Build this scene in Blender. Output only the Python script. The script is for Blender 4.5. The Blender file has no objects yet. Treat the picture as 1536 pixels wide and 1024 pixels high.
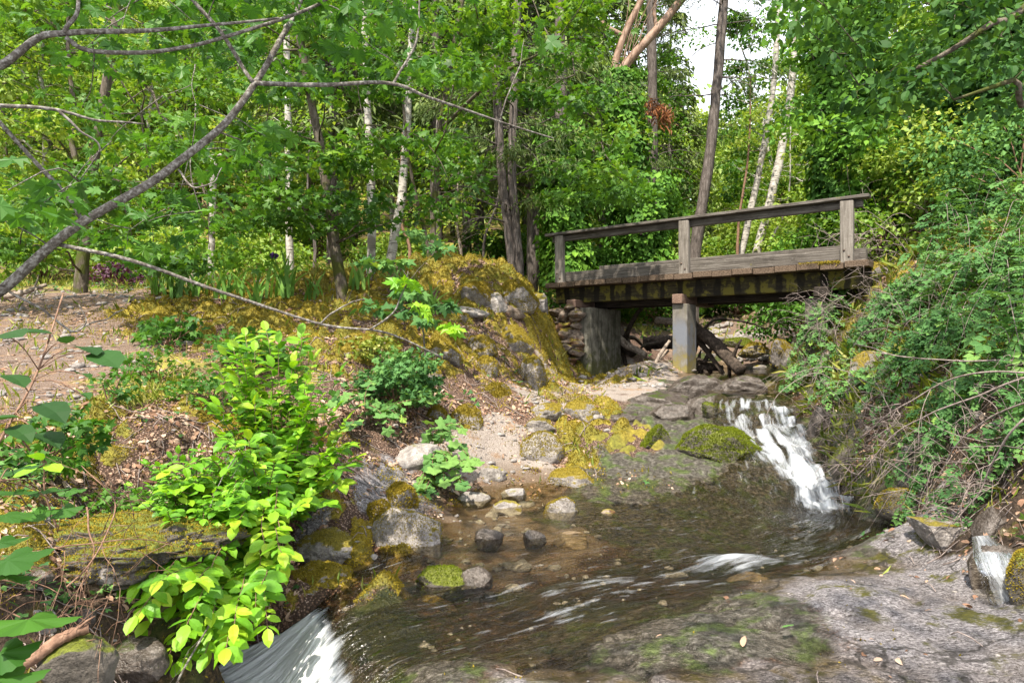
import bpy, bmesh, math
import numpy as np
from mathutils import Vector
SC = bpy.context.scene
COL = SC.collection
F = 1024.0; HY = 525.0; ZC = 1.5          # focal length and horizon row of the 1536 px photograph, eye height

def pts(*l): return np.array([at(*p) for p in l])
def rng_of(seed): return np.random.default_rng(seed)

def at(px, py, d):
    return np.array([(px - 768) / F * d, d, ZC - (py - HY) / F * d])

# ---------------------------------------------------------------- noise
_pr = np.random.default_rng(3)
_perm = np.concatenate([_pr.permutation(256)] * 3).astype(np.int64)
_g3 = _pr.normal(size=(256, 3)); _g3 /= np.linalg.norm(_g3, axis=1)[:, None]

def perlin(p):
    p = np.asarray(p, np.float64)
    i = np.floor(p).astype(np.int64); f = p - i; i &= 255
    u = f * f * f * (f * (f * 6 - 15) + 10)
    out = 0
    for dx in (0, 1):
        wx = u[:, 0] if dx else 1 - u[:, 0]
        for dy in (0, 1):
            wy = u[:, 1] if dy else 1 - u[:, 1]
            for dz in (0, 1):
                wz = u[:, 2] if dz else 1 - u[:, 2]
                h = _perm[_perm[_perm[(i[:, 0] + dx) & 255] + ((i[:, 1] + dy) & 255)] + ((i[:, 2] + dz) & 255)]
                g = _g3[h]
                out = out + wx * wy * wz * (g[:, 0] * (f[:, 0] - dx) + g[:, 1] * (f[:, 1] - dy) + g[:, 2] * (f[:, 2] - dz))
    return out * 1.5

def fbm(p, octv=4, ridged=False):
    p = np.asarray(p, np.float64); s = 0; a = 1.0; t = 0
    for k in range(octv):
        n = perlin(p * 2 ** k + 17.3 * k)
        s = s + a * ((1 - 2 * np.abs(n)) if ridged else n); t += a; a *= .5
    return s / t

def xy3(x, y, w): return np.stack([x / w, y / w, np.zeros_like(x)], 1)

def sstep(a, b, x):
    t = np.clip((x - a) / (b - a), 0, 1); return t * t * (3 - 2 * t)

# ---------------------------------------------------------------- mesh building
def make_mesh(name, V, faces, mat=None, smooth=True, attrs=None):
    """faces: list of (n,k) int arrays; attrs: {name: per-vertex or per-face array}"""
    V = np.ascontiguousarray(V, np.float32)
    me = bpy.data.meshes.new(name)
    faces = [np.asarray(f, np.int32) for f in faces if len(f)]
    loops = np.concatenate([f.ravel() for f in faces])
    counts = np.concatenate([np.full(len(f), f.shape[1], np.int32) for f in faces])
    starts = np.concatenate([[0], np.cumsum(counts)[:-1]]).astype(np.int32)
    me.vertices.add(len(V)); me.vertices.foreach_set('co', V.ravel())
    me.loops.add(len(loops)); me.loops.foreach_set('vertex_index', loops)
    me.polygons.add(len(starts)); me.polygons.foreach_set('loop_start', starts)
    me.update(calc_edges=True)
    me.polygons.foreach_set('use_smooth', np.full(len(starts), bool(smooth)))
    for k, a in (attrs or {}).items():
        a = np.ascontiguousarray(a, np.float32)
        dom = 'POINT' if len(a) == len(V) else 'FACE'
        at_ = me.attributes.new(k, 'FLOAT', dom); at_.data.foreach_set('value', a)
    for m in (mat if isinstance(mat, (list, tuple)) else [mat]):
        if m: me.materials.append(m)
    return me

def link(name, me, parent=None, loc=None):
    o = bpy.data.objects.new(name, me); COL.objects.link(o)
    if parent is not None: o.parent = parent
    if loc is not None: o.location = loc
    return o

def tag(o, label=None, cat=None, group=None, kind=None):
    if label: o['label'] = label
    if cat: o['category'] = cat
    if group: o['group'] = group
    if kind: o['kind'] = kind
    return o

def thing(name, label, cat, loc=(0, 0, 0), group=None):
    o = bpy.data.objects.new(name, None); COL.objects.link(o); o.location = [float(c) for c in loc]
    o.empty_display_size = .1
    return tag(o, label, cat, group)

class MB:
    """collects pieces for one mesh (world coordinates; an origin may be taken off at the end)"""
    def __init__(s): s.v = []; s.f = {}; s.n = 0; s.a = {}; s.flat = False
    def add(s, V, faces, **at_):
        V = np.asarray(V, float); s.v.append(V)
        for f in faces:
            f = np.asarray(f, np.int64)
            s.f.setdefault(f.shape[1], []).append(f + s.n)
            for k, val in at_.items():
                s.a.setdefault((k, f.shape[1]), []).append(np.broadcast_to(val, len(f)))
        s.n += len(V)
    def tube(s, P, R, n=7, cap=True, wob=0.0, seed=0):
        P = np.asarray(P, float); R = np.broadcast_to(np.asarray(R, float), len(P))
        T = np.gradient(P, axis=0); T /= np.linalg.norm(T, axis=1)[:, None] + 1e-9
        ref = np.array([.31, .17, .93]) if abs(T[0] @ np.array([.31, .17, .93])) < .9 else np.array([1., .2, 0])
        A = np.cross(T, ref); A /= np.linalg.norm(A, axis=1)[:, None] + 1e-9
        B = np.cross(T, A)
        th = np.arange(n) / n * 2 * np.pi
        rr = R[:, None] * np.ones((1, n))
        if wob: rr = rr * (1 + wob * rng_of(seed).normal(size=rr.shape))
        V = P[:, None] + rr[..., None] * (np.cos(th)[None, :, None] * A[:, None] + np.sin(th)[None, :, None] * B[:, None])
        k = len(P); i = np.arange(k - 1)[:, None] * n; j = np.arange(n)[None]; j2 = (j + 1) % n
        Q = np.stack([i + j, i + j2, i + n + j2, i + n + j], -1).reshape(-1, 4)
        V = V.reshape(-1, 3); fs = [Q]
        if cap:
            V = np.concatenate([V, P[:1], P[-1:]])
            c0 = k * n; jj = np.arange(n); jn = (jj + 1) % n
            fs.append(np.concatenate([np.stack([np.full(n, c0), jn, jj], 1), np.stack([np.full(n, c0 + 1), (k - 1) * n + jj, (k - 1) * n + jn], 1)]))
        s.add(V, fs)
    def box(s, c, ax, ay, az, hx, hy, hz, bev=.006, jit=0.0, rng=None, seg=1):
        """chamfered box, centre c, unit axes, half sizes"""
        b = min(bev, hx * .4, hy * .4, hz * .4)
        bm = bmesh.new(); bmesh.ops.create_cube(bm, size=2)
        for v in bm.verts: v.co = (v.co.x * hx, v.co.y * hy, v.co.z * hz)
        if seg > 1:
            L = [(hx, 0), (hy, 1), (hz, 2)]; k = max(L)[1]
            es = [e for e in bm.edges if abs((e.verts[0].co - e.verts[1].co)[k]) > 1e-6]
            bmesh.ops.subdivide_edges(bm, edges=es, cuts=seg - 1, use_grid_fill=True)
        es = [e for e in bm.edges if len(e.link_faces) == 2 and e.calc_face_angle(0) > .5]
        if b > 0: bmesh.ops.bevel(bm, geom=es, offset=b, segments=1, affect='EDGES', profile=.5)
        bmesh.ops.triangulate(bm, faces=bm.faces[:])
        V = np.array([v.co[:] for v in bm.verts]); bm.verts.index_update()
        Q = np.array([[v.index for v in f.verts] for f in bm.faces]); bm.free()
        if jit and rng is not None: V = V + fbm(V * 9 + rng.uniform(0, 90, 3), 2)[:, None] * jit * rng.normal(size=(1, 3))
        s.flat = True
        W = np.asarray(c) + V[:, :1] * ax + V[:, 1:2] * ay + V[:, 2:] * az
        s.add(W, [Q])
    def mesh(s, name, mat, origin=(0, 0, 0), smooth=True):
        V = np.concatenate(s.v) - np.asarray(origin, float)
        ks = list(s.f); fs = [np.concatenate(s.f[k]) for k in ks]
        names = {a for a, _ in s.a}
        attrs = {a: np.concatenate([np.concatenate(s.a[(a, k)]) for k in ks]) for a in names}
        return make_mesh(name, V, fs, mat, smooth and not s.flat, attrs)
    def build(s, name, mat, parent=None, smooth=True):
        o = (0, 0, 0) if parent is None else tuple(parent.location)
        if parent is not None and parent.parent is not None: o = tuple(np.array(o) + np.array(parent.parent.location))
        return link(name, s.mesh(name, mat, o, smooth), parent)

def curve(pts, n=24):
    """Catmull-Rom through pts, n samples"""
    P = np.asarray(pts, float)
    if len(P) == 2: return P[0] + (P[1] - P[0]) * np.linspace(0, 1, n)[:, None]
    E = np.concatenate([[2 * P[0] - P[1]], P, [2 * P[-1] - P[-2]]])
    t = np.linspace(0, len(P) - 1 - 1e-9, n); i = t.astype(int); u = (t - i)[:, None]
    a, b, c, d = E[i], E[i + 1], E[i + 2], E[i + 3]
    return .5 * (2 * b + (c - a) * u + (2 * a - 5 * b + 4 * c - d) * u ** 2 + (3 * b - a - 3 * c + d) * u ** 3)

def wobble(P, amp, seed, freq=1.5):
    k = np.linspace(0, 1, len(P)); r = rng_of(seed).uniform(0, 99, 3)
    L = np.linalg.norm(P[-1] - P[0])
    off = np.stack([perlin(np.stack([k * freq * max(L, 1) + r[j], k * 0 + 7.7 * j, k * 0 + .3], 1)) for j in range(3)], 1)
    return P + off * amp * np.sin(np.clip(k * 3, 0, 1) * np.pi / 2)[:, None]

# ---------------------------------------------------------------- leaves
def _tm(V, Fc): return np.array(V, float), np.array(Fc, int)
LEAF = {}
LEAF['quad'] = _tm([(0, 0, 0), (.36, .45, .06), (0, 1, -.04), (-.36, .45, .06)], [(0, 1, 2), (0, 2, 3)])
LEAF['thin'] = _tm([(0, 0, 0), (.17, .45, .03), (0, 1, -.06), (-.17, .45, .03)], [(0, 1, 2), (0, 2, 3)])
LEAF['needle'] = _tm([(0, 0, 0), (.05, .5, 0), (0, 1, -.05), (-.05, .5, 0)], [(0, 1, 2), (0, 2, 3)])
LEAF['oval'] = _tm([(0, 0, 0), (.2, .17, .03), (.3, .45, .05), (.23, .78, .03), (0, 1, -.05), (-.23, .78, .03), (-.3, .45, .05), (-.2, .17, .03), (0, .3, 0), (0, .65, 0)],
                   [(0, 1, 8), (1, 2, 8), (2, 9, 8), (2, 3, 9), (3, 4, 9), (4, 5, 9), (5, 6, 9), (6, 8, 9), (6, 7, 8), (7, 0, 8)])
_mo = [(0, 0), (.22, .02), (.46, -.12), (.42, .1), (.62, .22), (.44, .34), (.62, .66), (.36, .58), (.2, .5), (.26, .74), (.14, .78), (0, 1.05),
       (-.14, .78), (-.26, .74), (-.2, .5), (-.36, .58), (-.62, .66), (-.44, .34), (-.62, .22), (-.42, .1), (-.46, -.12), (-.22, .02)]
_mv = [(x, y, -.05 * (abs(x) * 2) ** 2 + .06 * (i % 2)) for i, (x, y) in enumerate(_mo)] + [(0, .3, .02)]
LEAF['maple'] = _tm(_mv, [(i, (i + 1) % 22, 22) for i in range(22)])
_m2 = [(0, 0), (.45, -.08), (.4, .2), (.62, .6), (.25, .5), (0, 1.05), (-.25, .5), (-.62, .6), (-.4, .2), (-.45, -.08)]
LEAF['lobed'] = _tm([(x, y, -.04 * abs(x) * 2) for x, y in _m2] + [(0, .3, .03)], [(i, (i + 1) % 10, 10) for i in range(10)])
def _palm():
    V = []; n = 44
    for i in range(n):
        a = 2 * math.pi * i / n; q = 1 + .20 * math.cos(5 * a) + (.055 if i % 2 else -.03); 
        if abs(a - math.pi) < .35: q *= .62
        V.append((.5 * q * math.sin(a) * 1.12, .42 + .52 * q * math.cos(a), -.05 * abs(math.sin(a)) + .03 * math.cos(5 * a)))
    return _tm(V + [(0, .36, .02)], [(i, n, (i + 1) % n) for i in range(n)])
LEAF['palm'] = _palm()
def _compound(defs, base='oval'):
    V = []; Fc = []; n = 0
    bv, bf = LEAF[base]
    for (x, y, ang, sc) in defs:
        a = math.radians(ang); c, s_ = math.cos(a), math.sin(a)
        W = bv * sc; W = np.stack([W[:, 0] * c + W[:, 1] * s_, -W[:, 0] * s_ + W[:, 1] * c, W[:, 2]], 1) + np.array([x, y, 0])
        V.append(W); Fc.append(bf + n); n += len(bv)
    return np.concatenate(V), np.concatenate(Fc)
LEAF['tri'] = _compound([(0, .3, 0, .75), (0.02, .28, 68, .62), (-.02, .28, -68, .62)])
LEAF['tris'] = _compound([(0, .3, 0, .75), (0.02, .28, 68, .62), (-.02, .28, -68, .62)], 'quad')
LEAF['pin'] = _compound([(0, .75, 0, .36), (.01, .72, 58, .33), (-.01, .72, -58, .33), (.01, .5, 66, .34), (-.01, .5, -66, .34), (.01, .28, 70, .3), (-.01, .28, -70, .3)], 'quad')

def leaf_arrays(P, T, N, S, kind='quad', wid=1.0, curl=0.0, rng=None):
    tv, tf = LEAF[kind]
    P = np.asarray(P, float); n = len(P)
    T = T / (np.linalg.norm(T, axis=1)[:, None] + 1e-9)
    X = np.cross(T, N); X /= np.linalg.norm(X, axis=1)[:, None] + 1e-9
    Z = np.cross(X, T)
    S = np.broadcast_to(np.asarray(S, float), n)
    c = tv[None].repeat(n, 0)
    if rng is not None:
        c = c.copy(); c[..., 2] *= rng.uniform(.3, 2.2, (n, 1)); c[..., 0] *= rng.uniform(.8, 1.2, (n, 1))
        c[..., 2] -= (curl + rng.uniform(-.02, .25, (n, 1))) * c[..., 1] ** 2
    V = P[:, None] + S[:, None, None] * (c[..., 0:1] * wid * X[:, None] + c[..., 1:2] * T[:, None] + c[..., 2:3] * Z[:, None])
    Fc = tf[None] + (np.arange(n) * len(tv))[:, None, None]
    return V.reshape(-1, 3), Fc.reshape(-1, 3)

def unit(v): return v / (np.linalg.norm(v, axis=-1, keepdims=True) + 1e-9)

def add_leaves(mb, P, T, N, S, kind, rng, wid=1.0, curl=0.0, v=None, vj=.16):
    V, Fc = leaf_arrays(P, T, N, S, kind, wid, curl, rng)
    k = len(LEAF[kind][1]); n = len(P)
    val = rng.uniform(0, 1, n) if v is None else np.clip(v + rng.normal(0, vj, n), 0, 1)
    mb.add(V, [Fc], v=np.repeat(val, k))

def spray(mb, c, r, n, size, kind, rng, flat=.35, up=.75, out=None, tone=None, layers=True):
    """a flattened cluster of leaves about c"""
    q = unit(rng.normal(size=(n, 3))) * rng.uniform(0.1, 1, (n, 1)) ** .5
    P = np.asarray(c) + q * np.array([r, r, r * flat])
    T = unit(q * np.array([1, 1, .2]) + rng.normal(0, .55, (n, 3)) + np.array([0, 0, -.35]) + (0 if out is None else out))
    N = unit(np.array([0, 0, 1.]) * up + rng.normal(0, .38, (n, 3)))
    S = size * rng.uniform(.6, 1.25, n)
    t = rng.uniform(.15, .85) if tone is None else tone
    add_leaves(mb, P, T, N, S, kind, rng, v=np.full(n, t))
# ---------------------------------------------------------------- terrain
# photo column, photo row, distance, ground class
# S slab rock, D sand, M golden moss, L leaf litter, W stream bed, A algae-dark rock, G gravel lot, F forest floor, B dark soil
CP = [
(1536,1024,3.0,'S'),(1200,1024,3.0,'S'),(950,1024,3.1,'S'),(850,1010,3.3,'S'),(1000,950,3.6,'A'),(1150,900,4.05,'S'),(1090,925,3.9,'A'),(930,960,3.6,'A'),(1300,870,4.3,'S'),(1420,830,4.7,'S'),(1400,800,5.0,'S'),(1330,800,5.2,'A'),(1500,930,3.6,'S'),
(1050,915,4.1,'A'),(900,985,3.45,'A'),
(640,800,5.9,'D'),(720,752,7.05,'D'),(860,760,6.8,'A'),(1000,690,8.0,'A'),(950,755,6.85,'A'),(1060,740,7.2,'A'),(1100,700,7.8,'A'),(1080,660,8.6,'A'),(880,720,7.4,'A'),
(560,880,4.5,'M'),(480,868,4.85,'M'),(430,830,4.9,'M'),(560,820,5.4,'M'),(540,770,5.7,'M'),(640,700,7.0,'M'),(500,780,5.5,'S'),(520,720,6.0,'L'),(620,720,6.9,'S'),(680,745,7.0,'D'),(590,760,6.1,'S'),
(600,660,7.5,'L'),(700,690,7.7,'D'),(760,700,7.9,'D'),(760,640,8.8,'D'),(820,600,10,'D'),(850,570,11.5,'D'),(700,600,9.0,'L'),(620,560,9.2,'M'),(540,600,7.8,'L'),(520,540,8.6,'M'),(620,490,10.5,'M'),(520,480,10.2,'M'),(700,440,12.5,'M'),(780,440,13,'M'),(806,452,13.4,'M'),
(845,577,12.5,'M'),(864,562,13.25,'M'),(878,556,14.2,'D'),(900,553,14.8,'D'),(850,572,12.9,'M'),(1098,632,9.0,'A'),(1120,662,8.5,'A'),(812,470,13.3,'M'),(818,458,14.6,'M'),(750,520,11.4,'L'),(800,520,12.3,'M'),(750,580,10,'L'),(680,540,10,'M'),(660,590,8.9,'L'),(720,490,11.6,'M'),(790,480,12.6,'M'),(800,570,11.2,'M'),
(400,470,10.5,'M'),(300,450,11.5,'M'),(150,450,11.5,'G'),(-100,450,11.5,'G'),(0,520,8.5,'G'),(150,540,8,'G'),(300,560,7.5,'F'),(400,580,7.5,'F'),(200,600,6.5,'F'),(0,600,6,'G'),(100,640,5.5,'M'),(250,650,5.8,'L'),(350,650,6.2,'M'),(100,740,4.4,'B'),(250,760,4.5,'L'),(350,760,5.0,'B'),(100,800,3.8,'M'),(250,800,4.05,'M'),
(-250,520,8,'G'),(-250,650,5,'F'),(-300,850,3.4,'B'),
(100,895,3.6,'B'),(240,890,4.5,'B'),(100,1010,3.2,'B'),(230,1000,4.1,'B'),(330,940,5.0,'B'),(400,930,5.05,'B'),(440,905,5.0,'A'),(300,880,4.9,'B'),
(1380,780,5.2,'S'),(1430,790,4.9,'S'),(1480,740,5.0,'B'),(1536,850,4.1,'S'),(1536,740,4.4,'B'),(1536,600,5.0,'B'),(1450,640,5.6,'B'),(1400,720,5.9,'B'),(1330,745,6.4,'A'),(1280,730,7.2,'A'),(1250,680,7.9,'A'),(1225,640,8.5,'A'),(1210,600,9.3,'A'),(1260,610,8.7,'B'),(1300,620,7.8,'B'),(1350,560,8,'L'),(1300,540,9,'L'),(1230,560,10,'B'),(1205,575,10.6,'D'),
(1420,500,8,'M'),(1536,500,6.5,'L'),(1350,440,10,'M'),(1330,400,11,'M'),(1420,400,9.5,'M'),(1536,400,8,'L'),(1450,350,11,'L'),(1536,330,10,'F'),(1700,500,6,'F'),(1700,700,4.2,'B'),(1700,950,3.2,'S'),
(1135,606,9.3,'A'),(1150,648,8.7,'A'),(1180,688,8.0,'A'),(1210,722,7.6,'A'),(1250,770,7.2,'W'),
(1000,580,11.0,'A'),(1050,592,10.6,'A'),(1100,592,10.4,'A'),(1060,620,9.9,'A'),(1000,612,9.9,'A'),(960,612,9.9,'A'),(960,582,11,'D'),(930,650,8.8,'M'),(860,640,8.9,'M'),(870,690,8.0,'M'),(960,690,8.0,'A'),(900,610,9.8,'M'),
(930,550,12.8,'D'),(980,540,13.5,'D'),(1020,562,12.2,'D'),
(1100,520,17,'G'),(1130,500,20,'G'),(1060,500,18,'G'),(1180,520,17,'G'),(1000,500,19,'F'),(900,490,19,'L'),(930,520,16,'L'),(1250,480,15,'F'),(1230,520,12.5,'B'),
(600,430,18,'F'),(700,405,22,'F'),(450,420,17,'F'),(200,430,16,'F'),(0,430,15,'F'),(-250,430,15,'F'),(900,440,25,'F'),(1100,470,26,'G'),(1200,440,24,'F'),(1350,380,18,'F'),(1500,300,18,'F'),(1700,300,14,'F'),
]
CW = []
for px, py, d, c in CP:
    p = at(px, py, d); CW.append((p[0], p[1], p[2], c))
z = lambda h: h + ZC
# points given in metres: stream bed, ground about the camera, far hills
CW += [
(2.7,6.4,z(-1.78),'W'),(2.2,5.7,z(-1.74),'W'),(1.4,5.1,z(-1.70),'W'),(.6,4.8,z(-1.72),'W'),(-.1,4.4,z(-1.74),'W'),(-.6,4.1,z(-1.74),'W'),(-.95,3.9,z(-1.73),'A'),(-1.12,4.3,z(-1.71),'A'),(3.4,6.0,z(-1.66),'W'),
(.2,6.1,z(-1.66),'D'),(-.2,6.3,z(-1.60),'D'),(-.7,5.7,z(-1.62),'D'),(1.2,6.2,z(-1.66),'A'),(.9,6.5,z(-1.6),'A'),(-1.0,4.9,z(-1.68),'W'),(1.9,6.5,z(-1.68),'A'),
(-.68,3.35,z(-1.71),'A'),(-1.5,4.3,z(-2.32),'W'),(-1.3,3.75,z(-2.32),'W'),(-1.9,4.5,z(-2.35),'W'),(-1.15,3.2,z(-2.35),'W'),(-1.7,3.7,z(-2.4),'W'),(-1.5,2.4,z(-2.45),'W'),(-1.7,1.0,z(-2.6),'W'),(-1.9,-.5,z(-2.7),'W'),
(-.6,2.6,z(-1.62),'S'),(-.75,1.5,z(-1.8),'S'),(0,1.5,z(-1.5),'S'),(.8,1.8,z(-1.47),'S'),(0,0,z(-1.5),'S'),(2.,0,z(-1.4),'S'),(2.5,2,z(-1.4),'S'),(4,1,z(-.9),'B'),(5,3,z(-.3),'B'),(-3,1,z(-1.5),'B'),(-4,3,z(-.9),'B'),(-6,2,z(-.6),'G'),(-3,-1,z(-1.6),'B'),(7,0,z(.3),'F'),
(4.3,13,z(-.7),'W'),(5.0,14,z(-.7),'W'),(5.3,15.5,z(-.6),'W'),(4.5,11.9,z(-.6),'W'),(3.6,12.3,z(-.55),'W'),(3.5,14,z(-.4),'B'),(4.05,11.1,z(-.62),'A'),
(-14,10,z(.9),'G'),(-9,7,z(.1),'G'),(-10,16,z(1.5),'F'),(14,10,z(4.5),'F'),(12,18,z(4.2),'F'),(10,5,z(2.6),'F'),
(-20,30,z(4.0),'F'),(-10,32,z(5),'F'),(0,33,z(4.6),'F'),(6,34,z(3.2),'F'),(11,34,z(2.2),'G'),(17,32,z(5.5),'F'),(26,30,z(9),'F'),
(-45,50,z(13),'F'),(-25,52,z(13),'F'),(-8,54,z(13),'F'),(8,56,z(9),'F'),(20,56,z(4.5),'F'),(34,54,z(11),'F'),(55,48,z(17),'F'),
(-80,80,z(33),'F'),(-40,88,z(33),'F'),(-8,95,z(33),'F'),(16,98,z(24),'F'),(37,98,z(8.5),'F'),(62,90,z(26),'F'),(95,75,z(33),'F'),
(-45,10,z(2.5),'F'),(-90,20,z(10),'F'),(40,4,z(12),'F'),(90,10,z(26),'F'),(-20,-3,z(0),'F'),(20,-3,z(3),'F'),
]
OY = 2.0
def pol(x, y):
    x = np.asarray(x, float); y = np.asarray(y, float) + OY
    return np.arctan2(x, y), .5 * np.log(x * x + y * y + 1e-9)
def _phi(r2): return .5 * r2 * np.log(r2 + 1e-12)
def tps_fit(a, b, v, lam=2e-4):
    n = len(a); K = _phi((a[:, None] - a) ** 2 + (b[:, None] - b) ** 2) + lam * np.eye(n)
    P = np.stack([np.ones(n), a, b], 1)
    M = np.block([[K, P], [P.T, np.zeros((3, 3))]])
    return a, b, np.linalg.solve(M, np.concatenate([v, np.zeros(3)]))
def tps_eval(m, x, y):
    a, b, w = m; x = np.ravel(x); y = np.ravel(y); out = np.empty(len(x))
    for i in range(0, len(x), 40000):
        X = x[i:i + 40000]; Y = y[i:i + 40000]
        out[i:i + 40000] = _phi((X[:, None] - a) ** 2 + (Y[:, None] - b) ** 2) @ w[:-3] + w[-3] + w[-2] * X + w[-1] * Y
    return out
_cx = np.array([c[0] for c in CW]); _cy = np.array([c[1] for c in CW]); _cz = np.array([c[2] for c in CW])
_ct, _cr = pol(_cx, _cy)
T_MODEL = tps_fit(_ct, _cr, _cz)
CLS = 'SDMLWAGFB'
TH0, TH1, R0, R1 = math.radians(-100), math.radians(100), math.log(.8), math.log(150)
NC, NR = 900, 740
tc = np.linspace(TH0, TH1, 301); rc = np.linspace(R0, R1, 248)
Zc = tps_eval(T_MODEL, *np.meshgrid(tc, rc)).reshape(248, 301)
# warp columns so that the middle of the fan is finest
_u = np.linspace(-1, 1, NC); tcol = math.radians(100) * (.45 * _u + .55 * _u ** 3)
rrow = np.interp(np.linspace(0, 1, NR), [0, .07, .78, 1], [R0, math.log(3.6), math.log(24), R1])
def bil(G, fx, fy):
    h, w = G.shape; fx = np.clip(fx, 0, w - 1.001); fy = np.clip(fy, 0, h - 1.001)
    i = fx.astype(int); j = fy.astype(int); u = fx - i; v = fy - j
    return (G[j, i] * (1 - u) + G[j, i + 1] * u) * (1 - v) + (G[j + 1, i] * (1 - u) + G[j + 1, i + 1] * u) * v
TT, RR = np.meshgrid(tcol, rrow)
def base_z(t, r): return bil(Zc, (t - TH0) / (TH1 - TH0) * 300, (r - R0) / (R1 - R0) * 247)
GX = np.exp(RR) * np.sin(TT); GY = np.exp(RR) * np.cos(TT) - OY
gx, gy = GX.ravel(), GY.ravel()
Hb = base_z(TT.ravel(), RR.ravel())
# class weights
wt = TT.ravel() + .10 * perlin(xy3(gx, gy, .9)) * .6 + .03 * perlin(xy3(gx, gy, .25)); wr = RR.ravel() + .10 * perlin(xy3(gx + 40, gy, .9)) * .6 + .03 * perlin(xy3(gx + 40, gy, .25))
W = np.zeros((len(CLS), len(gx)))
_ci = np.array([CLS.index(c[3]) for c in CW])
for i in range(0, len(gx), 60000):
    s_ = slice(i, i + 60000)
    d2 = (wt[s_, None] - _ct) ** 2 + (wr[s_, None] - _cr) ** 2
    q = 1 / (d2 + .0008) ** 2.2
    for k in range(len(CLS)): W[k, s_] = q[:, _ci == k].sum(1)
W /= W.sum(0)
Wd = {c: W[k] for k, c in enumerate(CLS)}
near = np.exp(-np.maximum(RR.ravel() - math.log(16), 0) * 2)
n1 = fbm(xy3(gx, gy, 1.3), 3); n2 = fbm(xy3(gx, gy, .42), 3); n3 = fbm(xy3(gx, gy, .13), 3)
bil_m = np.abs(fbm(xy3(gx + 9, gy, .38), 2)); rid = fbm(xy3(gx, gy + 5, .55), 4, True)
rock = Wd['S'] + Wd['A']
crk = sstep(.55, .95, rid)
H = Hb + near * (
    n1 * (.05 * (rock + Wd['B']) + .09 * (Wd['M'] + Wd['L']) + .05 * Wd['F'] + .03 * Wd['D'])
    + n2 * (.035 * Wd['A'] + .02 * Wd['S'] + .08 * Wd['B'] + .03 * Wd['L'] + .03 * Wd['W'] + .02 * Wd['D'] + .015 * Wd['G'])
    + n3 * (.010 * Wd['A'] + .016 * Wd['S'] + .05 * Wd['B'] + .012 * Wd['L'] + .02 * Wd['W'] + .008 * Wd['D'])
    + Wd['M'] * (.46 * bil_m - .09 + .035 * n3)
    - crk * .03 * (Wd['A'] + .8 * Wd['S'] + Wd['B']))
H += (1 - near) * n1 * .25 + fbm(xy3(gx, gy, 14), 3) * 1.2 * sstep(math.log(26), math.log(60), RR.ravel())
Hg = H.reshape(NR, NC)
MMv = sstep(.07, .17, bil_m + .16 * fbm(xy3(gx + 3, gy + 70, 1.1), 2) + .05 * n2); MM = MMv.reshape(NR, NC)
def mm_w(x, y): return bil(MM, *_ij(np.asarray(x, float), np.asarray(y, float)))
def _ij(x, y):
    t, r = pol(x, y)
    return np.interp(t, tcol, np.arange(NC)), np.interp(r, rrow, np.arange(NR))
def gz(x, y):
    x = np.atleast_1d(np.asarray(x, float)); y = np.atleast_1d(np.asarray(y, float))
    return bil(Hg, *_ij(x, y))
def cls_w(c, x, y): return bil(Wd[c].reshape(NR, NC), *_ij(x, y))
def gnorm(x, y, e=.05):
    dx = (gz(x + e, y) - gz(x - e, y)) / (2 * e); dy = (gz(x, y + e) - gz(x, y - e)) / (2 * e)
    return unit(np.stack([-dx, -dy, np.ones_like(dx)], 1))
def hit(px, py, d):
    """distance at which the sight line through a photo point meets the ground, if near d"""
    q = np.linspace(d * .65, d * 1.45, 200); g = gz((px - 768) / F * q, q); h = ZC - (py - HY) / F * q
    k = np.where((h[:-1] > g[:-1]) & (h[1:] <= g[1:]))[0]
    return float(q[k[np.argmin(abs(q[k] - d))]]) if len(k) else d
def gpt(px, d):
    x = (px - 768) / F * d; return np.array([x, d, float(gz(x, d)[0])])

def grid_faces(nr, nc):
    i = np.arange(nr - 1)[:, None] * nc; j = np.arange(nc - 1)[None]
    return np.stack([i + j, i + j + 1, i + nc + j + 1, i + nc + j], -1).reshape(-1, 4)

# ---------------------------------------------------------------- water
WP = [(1140,553,14),(1165,556,13),(1100,562,12.2),(1180,548,15.5)]
WPw = [(*at(px, HY, d)[:2], z(-.43)) for px, py, d in WP] + [(4.5,11.9,z(-.43)),(4.05,11.1,z(-.5)),(3.7,10.4,z(-.60)),(4.3,16.5,z(-.40))]
for px, py, d in [(1128,600,9.4),(1185,600,9.4),(1125, 632, 8.85), (1150, 634, 8.8),(1200,634,8.7),(1175,670,8.15),(1232,672,8.1),(1200,704,7.7),(1255,706,7.6)]:
    WPw.append(tuple(at(px, py, d)))
WPw += [(x, y, z(h)) for x, y, h in [(3.4,7.2,-1.55),(2.7,6.9,-1.57),(2.7,6.2,-1.57),(3.6,6.,-1.57),(2.2,5.7,-1.57),(1.4,5.1,-1.58),(1.9,4.7,-1.58),(.6,4.7,-1.6),(.6,5.8,-1.575),(-.4,6.2,-1.575),(-.9,5.6,-1.575),(1.4,6.6,-1.575),(0,4.2,-1.61),(-.3,4.8,-1.6),(-.7,4.5,-1.62),(-.5,3.8,-1.63),(-.9,5.0,-1.61),(-1.02,4.3,-1.64),(-.82,3.85,-1.65),(-.58,3.3,-1.66),
    (-1.17,4.31,-1.70),(-.93,3.8,-1.71),(-.69,3.3,-1.72),(-1.29,4.25,-1.86),(-1.05,3.74,-1.86),(-.8,3.24,-1.86),(-1.42,4.2,-2.06),(-1.18,3.68,-2.06),(-.94,3.18,-2.07),(-1.6,4.3,-2.1),(-1.9,4.5,-2.1),(-1.5,3.6,-2.12),(-1.4,2.6,-2.2),(-1.6,1.2,-2.35),(-1.9,-.5,-2.45)]]
WPw = np.array(WPw); _wt, _wr = pol(WPw[:, 0], WPw[:, 1])
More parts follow.
